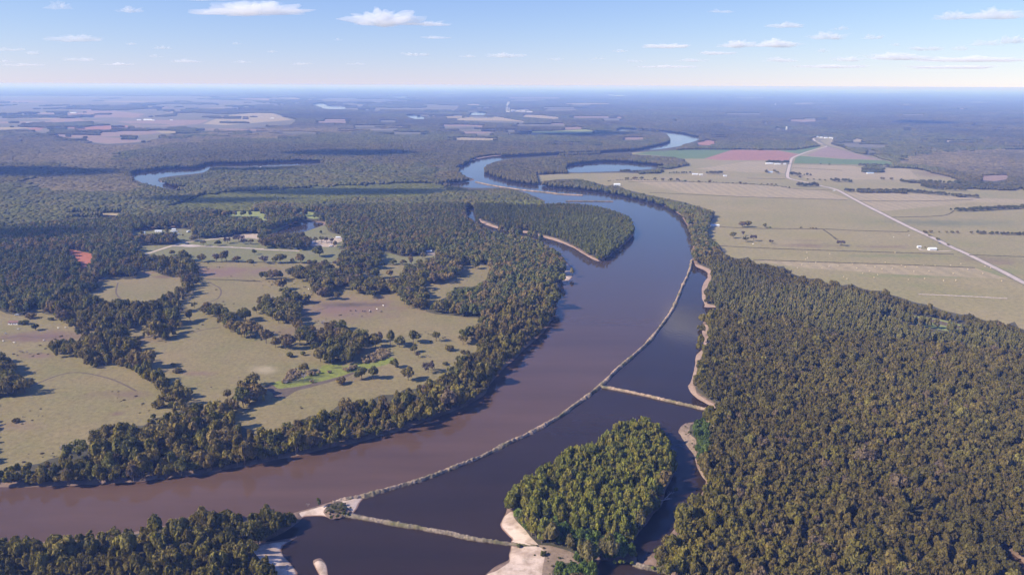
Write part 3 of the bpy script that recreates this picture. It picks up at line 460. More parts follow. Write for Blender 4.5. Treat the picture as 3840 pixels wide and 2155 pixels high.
def shore_dist(p):
    out = np.full(len(p), 1e9); S0 = shore[near]; a = S0[:, :2]; d = S0[:, 2:] - a; dd = (d ** 2).sum(1) + 1e-9
    for i in range(0, len(p), 400):
        q = p[i:i + 400, None, :] - a[None]; t = np.clip((q * d).sum(2) / dd, 0, 1); out[i:i + 400] = np.sqrt(((q - t[..., None] * d) ** 2).sum(2).min(1))
    return out
sd = np.full(len(GV), 1e9); nv = np.hypot(GV[:, 0], GV[:, 1]) < 2700; sd[nv] = shore_dist(GV[nv])
used_w = np.zeros(len(GV), bool)
GZ = -2.62 + 2.62 * np.clip(sd / 10, 0, 1) ** .75
fw = ~nv
GZ[fw] = 0
sandv = np.zeros(len(GV), bool)
for k, z in enumerate(ZONES):
    if z[2] in ('sand', 'scrubsand', 'banksand'): sandv[GT[zid == k].ravel()] = True
GZ = np.where(sandv & (sd > .5), -2.62 + 2.62 * np.clip(sd / 14, 0, 1) ** .7, GZ)
def part_mesh(sel, name, m):
    t = GT[sel]; u, inv = np.unique(t, return_inverse=True); tri = inv.reshape(-1, 3); V = np.column_stack([GV[u], GZ[u]])
    a, b, c = V[tri[:, 0], :2], V[tri[:, 1], :2], V[tri[:, 2], :2]; flip = ((b - a)[:, 0] * (c - a)[:, 1] - (b - a)[:, 1] * (c - a)[:, 0]) < 0; tri[flip] = tri[flip][:, ::-1]
    return mesh(name, V, tri, m)
ZL = {'past_left': 'tan green cattle pasture with groves', 'past_right': 'wide pale hay pasture beside the road', 'lawn': 'short green grass near the farm lots', 'green': 'bright green grass field', 'tan': 'dry tan grass field', 'far': 'pale distant field', 'redmud': 'bare red clay clearing in woods', 'redcrop': 'red ploughed field', 'pinkcrop': 'pinkish stubble field', 'crop': 'dark green crop field', 'dirt': 'pale bare dirt yard', 'mudbrown': 'brown muddy margin', 'scrubg': 'green scrub covered plain', 'algae': 'slough covered in bright green algae', 'sand': 'pale pink sand at the waterline', 'scrubsand': 'brown scrubby sand', 'banksand': 'eroded tan river bank', 'plain': 'x'}
tag(link('ground', part_mesh(zid == -1, 'ground', M['ground'])), 'dark woodland ground sloping to muddy river banks', kind='structure')
for k, z in enumerate(ZONES):
    s_ = zid == k
    if s_.any(): tag(link(z[0], part_mesh(s_, z[0], M[z[2]])), ZL[z[2]], kind='structure')
for k, (nm, pl) in WATERS.items():
    w = wat[k]; V = [Vector(p) for p in w]; E_ = [(i, (i + 1) % len(w)) for i in range(len(w))]
    if k == 'river':
        for q in isl[:1]: b = len(V); V += [Vector(p) for p in q]; E_ += [(b + i, b + (i + 1) % len(q)) for i in range(len(q))]
    r = delaunay_2d_cdt(V, E_, [], 0, 1e-3); V2 = np.array([v[:] for v in r[0]]); T2 = np.array([f for f in r[2] if len(f) == 3]); c2 = V2[T2].mean(1); T2 = T2[inpoly(c2[:, 0], c2[:, 1], w)]
    a, b, c = V2[T2[:, 0]], V2[T2[:, 1]], V2[T2[:, 2]]; fl = ((b - a)[:, 0] * (c - a)[:, 1] - (b - a)[:, 1] * (c - a)[:, 0]) < 0; T2[fl] = T2[fl][:, ::-1]
    o = link(nm, mesh(nm, np.column_stack([V2, np.full(len(V2), WL)]), T2, WM['back' if k in ('backwater', 'pool', 'lake', 'oxbow') else 'river']))
    tag(o, {'river': 'wide brown silty river', 'backwater': 'dark still backwater behind the long dike', 'lake': 'blue lake', 'oxbow': 'oxbow lake between woods'}.get(k, 'sheet of water'), kind='structure')
# riverbed below everything wet
tag(link('riverbed', mesh('riverbed', [(-XF, 40, -6), (XF, 40, -6), (XF, FAR, -6), (-XF, FAR, -6)], [(0, 1, 2, 3)], M['mudbrown'])), 'muddy river bed', kind='structure')
# ------------------------------------------------------------------ roads, dikes, fence lines
def ribbon(pts, prof, name, m, step=None, rough=0.0, closed_ends=False):
    w = dense(unproj(sm(np.array(pts), 6, False)), False, .004) if step is None else None
    if w is None:
        q = unproj(sm(np.array(pts), 8, False)); L = np.concatenate([[0], np.cumsum(np.hypot(*np.diff(q, axis=0).T))]); s = np.arange(0, L[-1], step); w = np.stack([np.interp(s, L, q[:, 0]), np.interp(s, L, q[:, 1])], 1)
    t = np.gradient(w, axis=0); t /= np.hypot(t[:, 0], t[:, 1])[:, None]; nr = np.stack([t[:, 1], -t[:, 0]], 1); n = len(w); k = len(prof)
    V = np.zeros((n, k, 3))
    for j, (o_, z) in enumerate(prof): V[:, j, :2] = w + nr * o_; V[:, j, 2] = z
    if rough:
        nz = fbm(np.stack([V[..., 0] * .5, V[..., 1] * .5, V[..., 2] * 0 + 1], -1), 3) - .45; nz2 = rng.random((n, k)) - .5
        V[..., 2] += rough * (nz * 2.2 + nz2 * .7) * (V[..., 2] > -2.6); wid = 1 + 1.6 * (fbm(np.stack([w[:, 0] * .11, w[:, 1] * .11, w[:, 0] * 0], -1), 3) - .45)
        V[..., :2] = w[:, None] + (V[..., :2] - w[:, None]) * wid[:, None, None] + (rng.random((n, k, 2)) - .5) * rough * .8
    idx = np.arange(n * k).reshape(n, k); Fq = np.stack([idx[:-1, :-1], idx[:-1, 1:], idx[1:, 1:], idx[1:, :-1]], -1).reshape(-1, 4)
    return mesh(name, V.reshape(-1, 3), Fq[:, ::-1], m)
DP = [(-5.5, -3.2), (-4.2, -2.3), (-3, -1.3), (-1.8, -.5), (-.6, -.1), (.6, -.1), (1.8, -.5), (3, -1.3), (4.2, -2.3), (5.5, -3.2)]
def dike(pts, sc, label, m, z=0): tag(link('dike', ribbon(pts, [(a * sc, max(b, -3.2) + z) for a, b in DP], 'dike', m, .8, .95)), label, 'dike', 'stone training dikes in the river')
d_full = np.concatenate([DIKE, P('T02', '2540,880 2500,890')])
dike(d_full, .58, 'long curved pinkish stone dike running down the middle of the river', M['rock'])
dike(P('T12', '1945,15 2100,42 2300,85 2571,147', 'T22', '60,160 150,182 240,198'), .38, 'straight pale stone cross dike from the long dike to the right wooded bank', M['rock'])
dike(P('T12', '0,968 90,985 250,1015 500,1060 750,1105 1000,1155 1250,1195 1400,1218 1470,1225'), .38, 'weedy grey stone cross dike reaching the sandy beach of the near island', M['rockgreen'])
dike(P('T12', '2205,1342 2260,1362 2380,1385 2480,1408'), .42, 'short rock sill between the near island and the right forest', M['rockgreen'])
dike(P('T10', '1010,1366 1150,1395 1350,1425 1560,1446', 'T11', '1650,12 1820,20'), .45, 'thin pink stone dike near the far bend of the river', M['rock'])
dike(P('T11', '1690,64 1850,64 2050,67'), .45, 'dark low stone dike off the tip of the upper island', M['rockgreen'])
def road(nm, pts, half, m, label, z=.12): return tag(link(nm, ribbon(pts, [(-half, z), (0, z + .08), (half, z)], nm, m)), label, kind='structure')
HW = P('R', '2900,1590 2571,1435 2400,1345 2200,1245 2050,1170 1900,1105 1750,1030 1500,915 1250,790 1100,715 960,640 870,590 800,562 690,538 560,505 460,485 400,470 378,450 385,400 400,340 412,300 430,275 500,245 600,210 740,172 690,145 640,128', 'T20', '985,1040 1010,1030')
road('road_verge', HW, 8.5, M['verge'], 'brown grass verge of the highway', .06)
road('road', HW, 5.0, M['asphalt'], 'pale straight highway across the hay pasture', .16)
road('dirt_road', P('A', '1190,585 1240,550 1340,508 1450,470 1600,420 1750,373 1840,347 2000,330 2230,303 2340,300'), 3.6, M['gravel'], 'dirt road through the farm lots', .16)
road('gravel_road', P('A', '1740,380 1850,384 1960,384 2100,387 2300,394 2571,410', 'B', '200,416 400,425 600,430'), 3.0, M['asphalt'], 'grey lane along the sand pads', .2)
road('track', P('A', '930,770 980,735 1060,700 1110,668'), 4, M['gravel'], 'pale sandy track beside the oval meadow', .12)
road('track', P('A', '90,680 140,720 180,760 230,800'), 3, M['gravel'], 'pale track in the left wood', .12)
for s_ in (('A', '2090,740 2200,800 2220,850 2190,905 2130,935 2080,950'), ('A', '1185,750 1165,830 1180,880 1220,910'), ('B', '520,1060 660,1060 780,1030 900,990'), ('A', '1900,1260 2050,1220 2240,1195'), ('C', '0,90 200,55 420,70 650,60'), ('R', '710,945 780,990 860,1040'), ('C', '300,560 700,420 1100,480 1400,620')): road('cattle_trail', P(*s_), 1.1, M['mudbrown'], 'thin worn cattle trail in the grass', .05)
road('railway_bed', P('R', '650,95 700,140 760,170 860,195 980,225 1100,255 1260,297'), 8, M['verge'], 'brown embankment beside the pink field', .2)
road('driveway', P('R', '1890,1138 1800,1142 1700,1138 1620,1132 1600,1118'), 2.5, M['gravel'], 'pale dirt drive to the white farmhouse', .15)
for pl, lb in [(P('A', '1790,375 1840,366 1990,372 2040,386 1950,392 1850,390'), 'grey gravel lot at the road fork'), (P('A', '2310,388 2340,386 2340,394 2315,395'), 'pale sand pad on the lawn'), (P('A', '2390,395 2430,393 2430,402 2395,403'), 'pale sand pad on the lawn'), (P('A', '2470,399 2510,397 2510,406 2475,407'), 'pale sand pad on the lawn'), (P('B', '50,400 100,398 98,406 55,406'), 'pale sand pad on the lawn'), (P('B', '190,405 240,404 238,412 195,412'), 'pale sand pad on the lawn'), (P('B', '560,430 600,428 596,437 560,437'), 'pale sand pad on the lawn'), (P('B', '1860,455 1950,452 1950,460 1870,462'), 'pale sand pad by the wood')]:
    w = unproj(pl); o = link('gravel_pad', mesh('gravel_pad', [(x, y, .1) for x, y in w], [tuple(range(len(w)))], M['dirt'] if 'sand' in lb else M['asphalt'])); tag(o, lb, kind='structure')
for pl, lb in [(P('R', '-540,1075 0,1108 700,1135 1930,1172'), 'dark overgrown fence line just beyond the hay bales'), (P('R', '60,1222 700,1245 1500,1270 2130,1298'), 'dark overgrown fence line through the middle of the hay field'), (P('R', '-340,908 0,930 700,938 1000,952 1500,965'), 'thin fence line below the small round pasture trees'),
   (P('R', '1050,675 1550,680 2100,665'), 'thin fence line right of the highway below the long hedge'), (P('R', '1340,830 1800,815 1920,770'), 'thin bent fence line ending at the short thick hedge'), (P('R', '2060,1178 2300,1185 2571,1195 2900,1200'), 'thin fence line right of the highway past the farmhouse'), (P('R', '-1100,500 -600,500 0,520 300,540 450,565 800,580'), 'curved fence line above the tan hay field'),
   (P('R', '-900,600 0,640 940,668'), 'thin fence line at the lower edge of the tan hay field'), (P('R', '420,330 1000,348 1040,350'), 'fence line under the dark green crop field'), (P('R', '0,468 360,475'), 'short fence line left of the highway bend'), (P('R', '710,940 780,990 835,1037'), 'short slanting fence line down to the spreading pasture tree'), (P('A', '2020,715 2250,722 2571,732', 'B', '0,732 210,738'), 'dotted fence line in the cattle pasture'), (P('A', '1960,546 2571,545', 'B', '1000,556 1480,568 1700,568'), 'bushy fence line along the top of the cattle pasture')]:
    tag(link('fence_line', ribbon(pl, [(-1.6, 0), (-.5, .9), (.5, 1.1), (1.6, 0)], 'fence_line', M['hedge'], 3.0, .4)), lb, 'fence', 'overgrown fence lines')
tag(link('bale_row', ribbon(P('T21', '1775,771 1950,778 2200,790 2445,803'), [(-1.1, .05), (-1.0, .8), (0, 1.2), (1.0, .8), (1.1, .05)], 'bale_row', M['wrap'], 1.6, .3)), 'long pale straight row of wrapped bales lying on the hay pasture', 'bale row')
# ------------------------------------------------------------------ trees
def leaves(C, Rr, n, size, squash=.8):
    # loose leaf clumps over a set of lobes: centres C, radii Rr
    V = []; per = np.maximum(4, (n * Rr ** 2 / (Rr ** 2).sum()).astype(int)); pts = []; nrm = []
    for c, r, k in zip(C, Rr, per):
        d = rng.normal(size=(k * 2, 3)); d /= np.linalg.norm(d, axis=1)[:, None]; d[:, 2] = np.abs(d[:, 2]) * 1.0 - .35 * (rng.random(k * 2) < .5); d /= np.linalg.norm(d, axis=1)[:, None]
        q = c + d * r * (.85 + .3 * rng.random((k * 2, 1))); ok = np.ones(len(q), bool)
        for c2, r2 in zip(C, Rr):
            if c2 is not c: ok &= np.linalg.norm((q - c2), axis=1) > r2 * .82
        pts.append(q[ok][:k]); nrm.append(d[ok][:k])
    p = np.concatenate(pts); d = np.concatenate(nrm); m = len(p)
    nn = d + rng.normal(size=(m, 3)) * .55; nn /= np.linalg.norm(nn, axis=1)[:, None]; a = np.cross(nn, rng.normal(size=(m, 3))); a /= np.linalg.norm(a, axis=1)[:, None]; b = np.cross(nn, a)
    s = size * (.6 + .9 * rng.random((m, 1)))
    V = np.stack([p - a * s - b * s * .6, p + a * s * .9 - b * s, p + a * s + b * s * .7 + nn * s * .3, p - a * s * .7 + b * s], 1).reshape(-1, 3); return V, np.arange(4 * m).reshape(m, 4)
def core(C, Rr, sub, k=.84, amp=.35):
    V = []; Fs = []; b = 0; iv, it = ico(sub)
    for c, r in zip(C, Rr):
        q = iv * (1 + amp * (fbm(iv * 2.3 + c * 5 + r) - .45)[:, None]) * r * k + c; V.append(q); Fs.append(it + b); b += len(q)
    return np.concatenate(V), np.concatenate(Fs)
def crown(kind, seed):
    global rng
    rng = np.random.default_rng(seed)
    if kind == 'round':
        n = 11; t = rng.random(n) * 6.28; rr = np.sqrt(rng.random(n)) * .62; C = np.stack([rr * np.cos(t), rr * np.sin(t), .58 + .22 * (1 - (rr / .62) ** 2) + .1 * (rng.random(n) - .5) - .10 * (rng.random(n) < .35)], 1); Rr = .27 + .13 * rng.random(n); C[0] = (0, 0, .6); Rr[0] = .42
        C2 = C * [1, 1, 1.35] + rng.normal(size=(n, 3)) * .06; Rr = Rr * .92; nl, sz = 430, .115; zs = 1.35
    elif kind == 'tall':
        n = 9; z = np.linspace(.34, .9, n); w = np.interp(z, [.3, .5, .8, .95], [.38, .52, .36, .12]); t = rng.random(n) * 6.28; C2 = np.stack([w * np.cos(t), w * np.sin(t), z * 2.2], 1); Rr = np.interp(z, [.3, .5, .9], [.42, .46, .25]) * (.85 + .3 * rng.random(n)); nl, sz = 380, .13; zs = 2.2
    elif kind == 'spire':
        n = 7; z = np.linspace(.25, .92, n); w = np.interp(z, [.2, .45, .95], [.25, .3, .03]); t = rng.random(n) * 6.28; C2 = np.stack([w * np.cos(t), w * np.sin(t), z * 3.2], 1); Rr = np.interp(z, [.2, .45, .95], [.5, .6, .22]) * (.85 + .3 * rng.random(n)); nl, sz = 300, .13; zs = 3.2
    elif kind == 'bush':
        n = 8; t = rng.random(n) * 6.28; rr = np.sqrt(rng.random(n)) * .6; C2 = np.stack([rr * np.cos(t), rr * np.sin(t), .3 + .25 * (1 - rr) + .1 * rng.random(n)], 1); Rr = .3 + .14 * rng.random(n); nl, sz = 260, .1; zs = 1.0
    elif kind == 'open':
        n = 13; t = rng.random(n) * 6.28; rr = .25 + .6 * np.sqrt(rng.random(n)); C2 = np.stack([rr * np.cos(t), rr * np.sin(t), .75 + .4 * rng.random(n) - .1 * rr], 1); Rr = .18 + .12 * rng.random(n); nl, sz = 330, .07; zs = 1.35
    V1, F1 = leaves(C2, Rr, nl, sz); V2, F2 = core(C2, Rr, 1 if kind != 'open' else 1, .84 if kind != 'open' else .6)
    V = np.concatenate([V1, V2]); V[:, 2] /= (V[:, 2].max() if kind != 'x' else 1); Fs = [tuple(f) for f in F1] + [tuple(f + len(V1)) for f in F2]
    return mesh(kind + '_crown', V, Fs, M['leaf'])
def branches(seed, n=26, thin=1.0):
    g = np.random.default_rng(seed); b = MB(); b.cyl((0, 0, 0), (.03, 0, .45), .05 * thin, .035 * thin, 6)
    for k in range(n):
        t = g.random() * 6.28; r = .35 + .6 * g.random(); z = .55 + .45 * g.random() * (1.1 - .4 * r); s = .25 + .25 * g.random(); p = (.03 * math.cos(t), .03 * math.sin(t), s); q = (r * .5 * math.cos(t), r * .5 * math.sin(t), s + (z - s) * .55); e = (r * math.cos(t + .2), r * math.sin(t + .2), z)
        b.cyl(p, q, .03 * thin, .02 * thin, 4); b.cyl(q, e, .02 * thin, .006, 4)
        for j in range(3): u = t + g.normal() * .5; b.cyl(q, (q[0] + .3 * math.cos(u), q[1] + .3 * math.sin(u), q[2] + .1 + .2 * g.random()), .012 * thin, .004, 3)
    return b
def trunk_me(kind, seed):
    g = np.random.default_rng(seed); b = MB(); b.cyl((0, 0, -.02), (.02, .01, .5), .05, .034, 7)
    for k in range(5): t = k * 1.26 + g.random(); b.cyl((.015, .01, .25 + .04 * k), (.42 * math.cos(t), .42 * math.sin(t), .52 + .06 * k), .026, .01, 5)
    return b.me('trunk', M['bark'])
KINDS = {'round': 5, 'tall': 4, 'spire': 4, 'bush': 3, 'open': 3}
CR = {k: [crown(k, 100 + 17 * i + len(k)) for i in range(n)] for k, n in KINDS.items()}
TR = [trunk_me('t', s) for s in (1, 2, 3)]
DEAD = [branches(s, 26, 1.0).me('bare_branches', M['deadbark']) for s in (5, 6)]
rng = np.random.default_rng(11)
def patch(n, r, seed):
    # a piece of woodland: many small crowns side by side, unit square
    g = np.random.default_rng(seed); k = int(math.ceil(math.sqrt(n))); C = []
    for i in range(k):
        for j in range(k): C.append(((i + .5 + (g.random() - .5) * .9) / k - .5, (j + .5 + (g.random() - .5) * .9) / k - .5, 0))
    C = np.array(C); Rr = r * (.75 + .6 * g.random(len(C))); V = []; Fs = []; b = 0; iv, it = ico(1)
    for c, q in zip(C, Rr):
        h = .62 + .36 * g.random(); w = iv * (1 + .5 * (fbm(iv * 1.9 + c * 31) - .45)[:, None]); v = np.stack([w[:, 0] * q, w[:, 1] * q, h - .34 + w[:, 2] * .34], 1) + [c[0], c[1], 0]; v[:, 2] = np.where(w[:, 2] < -.3, .05, v[:, 2]); V.append(v); Fs.append(it + b); b += len(v)
    return mesh('woodland_patch', np.concatenate(V), np.concatenate(Fs), M['leaf'])
PA = [patch(16, .17, s) for s in (1, 2, 3)]; PB = [patch(49, .1, s) for s in (4, 5, 6)]
PAL = {1: [(.062, .066, .034), (.078, .07, .042), (.05, .058, .032), (.092, .072, .048)], 2: [(.074, .068, .034), (.088, .078, .037), (.092, .078, .041), (.080, .072, .036), (.10, .083, .044), (.102, .092, .036)], 3: [(.112, .116, .034), (.10, .108, .032), (.122, .116, .036), (.088, .1, .032)],
       4: [(.098, .088, .038), (.108, .09, .044), (.08, .08, .036), (.118, .104, .041), (.112, .09, .054)], 6: [(.084, .080, .038), (.096, .082, .046), (.070, .072, .035), (.112, .088, .056)], 8: [(.085, .092, .036), (.07, .08, .034), (.10, .092, .04)], 9: [(.092, .088, .05), (.08, .08, .044), (.10, .09, .058), (.075, .082, .038)],
       10: [(.08, .088, .03), (.092, .096, .034), (.068, .078, .028)], 11: [(.055, .06, .034), (.065, .06, .04)], 12: [(.20, .165, .16), (.17, .14, .13)], 15: [(.108, .098, .036), (.096, .09, .034), (.118, .102, .036)], 14: [(.105, .09, .074), (.095, .086, .066), (.115, .096, .082)], 13: [(.055, .085, .03), (.07, .10, .032), (.045, .075, .028)]}
PAL[5] = [tuple(a * b for a, b in zip(c, (1.12, 1.14, 1))) for c in PAL[2]]
def tint(code, x, y):
    p = PAL[int(code)]; v = n1(x, y, .012) + (rng.random() - .5) * .4; k = int(np.clip((v - .15) / .62, 0, .999) * len(p)); c = np.array(p[k]) * (.85 + .3 * rng.random()) * LEAF * (.62 + .85 * n1(x + 500, y, .0045))
    r = rng.random()
    if code in (2, 4, 5) and r < .035: c = np.array((.17, .145, .04)) * 1.25
    elif code in (2, 4, 6) and r < .065: c = np.array((.15, .108, .062)) * 1.25
    return c
SPC = {15: 5.6, 14: 6.5, 1: 7.6, 2: 5.7, 3: 5.1, 4: 6.6, 5: 5.5, 6: 9.5, 8: 5.6, 9: 5.2, 10: 5, 11: 9, 12: 3.4, 13: 4.6}
NEAR = 1850.0
singles = []   # (x, y, kind, variant, R, H, tint, code)
for code, s in SPC.items():
    gx, gy = np.meshgrid(np.arange(-1700, 1700, s), np.arange(200, NEAR, s)); x = gx.ravel() + (rng.random(gx.size) - .5) * s * .95; y = gy.ravel() + (rng.random(gx.size) - .5) * s * .95
    k = (np.hypot(x, y) < NEAR) & (np.abs(x) < y * .78 + 150); x, y = x[k], y[k]; k = code_at(x, y) == code; x, y = x[k], y[k]
    hh = {15: 13, 14: 8, 10: 3, 12: 4, 13: 8, 9: 14, 3: 17, 8: 13, 6: 15, 11: 9}.get(code, 15) * (.75 + .5 * rng.random(len(x)))
    hh *= {6: 1.05, 5: .86, 4: .92}.get(code, 1)
    if code == 2: hh = 12.2 * (.84 + .32 * rng.random(len(x)))
    if code in (2, 4, 5): hh *= 1 + .25 * np.sign(rng.random(len(hh)) - .8) * (.5 if code == 2 else 1)
    k = code_at(x, y, hh * {5: .4, 4: .7, 1: .85, 2: .88, 9: .95, 8: .75, 6: .75}.get(code, .6)) > 0; x, y, hh = x[k], y[k], hh[k]
    if code in (2, 4, 5):   # understorey gaps
        hh = np.where(n2(x, y, .022) > .25, hh, hh * .72)
    for xx, yy, h in zip(x, y, hh):
        r = rng.random()
        if code in (3, 8): kd, R = ('tall', h * .235) if r < .85 else ('spire', h * .2)
        elif code == 9: kd, R = ('spire', h * .2) if r < .8 else ('tall', h * .24)
        elif code in (10, 13, 12): kd, R = 'bush' if r < .75 or code != 13 else 'tall', (h * .8 if code == 10 else h * .55 if code == 12 else h * .42)
        elif code == 6: kd, R = ('round', h * .5) if r < .75 else ('open', h * .5)
        elif code == 11: kd, R = 'round', h * .6
        elif code in (2, 4, 5, 15):
            u = rng.random(); h *= 1.18 if u < .1 else .85 if u > .8 else 1
            kd, R = ('round', h * .325) if r < .68 else ('tall', h * .27) if r < .84 else ('open', h * .37)
            R *= 1.32 if u < .1 else .85 if u > .8 else 1
        else: kd, R = ('round', h * .38) if r < .7 else ('tall', h * .3)
        singles.append([xx, yy, kd, int(rng.integers(KINDS[kd])), R * (.88 + .24 * rng.random()), h, tint(code, xx, yy) * (1.4 if code == 1 else 1.1 if code == 9 else 1), code])
# tree belts between the fields
for f_, s_, h_, g_ in [('R', '915,592 1200,595 1480,598 1780,622 2000,640 2150,650', 10, 6), ('R', '1915,770 2050,776 2200,766 2400,757 2571,748 2900,735', 10, 6), ('R', '2140,978 2300,988 2571,996 2900,1000', 6, 6), ('R', '1430,500 1500,511 1700,511 1900,520 2150,530 2280,540', 10, 7), ('R', '1630,548 1800,576 2040,588', 10, 7), ('R', '2000,560 2150,562 2400,576 2500,580', 10, 7), ('R', '465,540 560,546 660,540', 12, 7),
   ('R', '1090,408 1260,416', 13, 8), ('R', '415,442 510,448', 12, 9), ('R', '470,466 500,468', 12, 7), ('R', '535,443 605,447', 9, 11), ('R', '190,330 390,334', 13, 6), ('R', '780,492 860,503', 11, 7), ('R', '900,500 970,508', 11, 8), ('R', '1040,352 1200,358 1330,362 1400,371', 11, 7), ('R', '1500,600 1640,606', 10, 6), ('R', '790,155 900,185 1100,235', 10, 9), ('R', '1150,255 1300,265 1340,300', 12, 8), ('T10', '2110,1300 2260,1306', 12, 9), ('T20', '-90,1310 60,1308', 7, 10), ('T20', '180,1312 285,1314', 12, 9), ('T10', '1990,1370 2150,1356 2571,1364', 3, 8), ('T20', '0,1370 400,1382 800,1412', 3, 9)]:
    w_ = unproj(sm(P(f_, s_), 6, False)); L_ = np.concatenate([[0], np.cumsum(np.hypot(*np.diff(w_, axis=0).T))])
    for row in range(2 if h_ > 5 else 1):
        for s in np.arange(row * 2, L_[-1], g_):
            xx, yy = np.interp(s, L_, w_[:, 0]) + rng.normal() * 2, np.interp(s, L_, w_[:, 1]) + row * 6 + rng.normal() * 2
            if rng.random() < .9: h = h_ * (.7 + .5 * rng.random()); singles.append([xx, yy, 'round' if h_ > 5 else 'bush', int(rng.integers(3)), h * (.5 if h_ > 5 else .8), h, tint(11, xx, yy), 0])
# low bushes leaning over the water's edge
e_ = mid[near]; kk = rng.random(len(e_)) < .8
for s in (-3.2, 3.2):
    b_ = e_ + nr[near] * s; ok = kk & ~inwater(b_[:, 0], b_[:, 1]) & np.isin(code_at(b_[:, 0], b_[:, 1]), (2, 3, 4, 5, 8, 9)) & (np.hypot(b_[:, 0], b_[:, 1]) < 1800)
    for xx, yy in b_[ok]:
        if n1(xx, yy, .03) > (.4 if xx < -380 else .12):
            h = 4 + 5 * rng.random(); singles.append([xx, yy, 'bush', int(rng.integers(3)), h * .75, h, tint(code_at(np.array([xx]), np.array([yy]))[0], xx, yy) * .9, 0])
# low scrub on the sandy neck and the scrubby sand
for pl, n_ in [(P('T02', '2440,930 2571,900 2600,930 2590,1000 2500,1010 2450,990'), 60), (P('T12', '0,890 30,900 60,930 90,955 60,985 0,1000'), 24), (SANDS[2], 90), (SANDS[14], 60)]:
    w_ = unproj(pl); c_ = 0
    while c_ < n_:
        xx, yy = rng.uniform(w_[:, 0].min(), w_[:, 0].max()), rng.uniform(w_[:, 1].min(), w_[:, 1].max()); c_ += 1
        if inpoly(np.array([xx]), np.array([yy]), w_)[0] and not inwater(np.array([xx]), np.array([yy]))[0]: h = .5 + 1.1 * rng.random() ** 2; singles.append([xx, yy, 'bush', int(rng.integers(3)), h * 1.1, h, np.array([(.13, .115, .05), (.10, .11, .038), (.15, .12, .07)][int(rng.integers(3))]), 0])
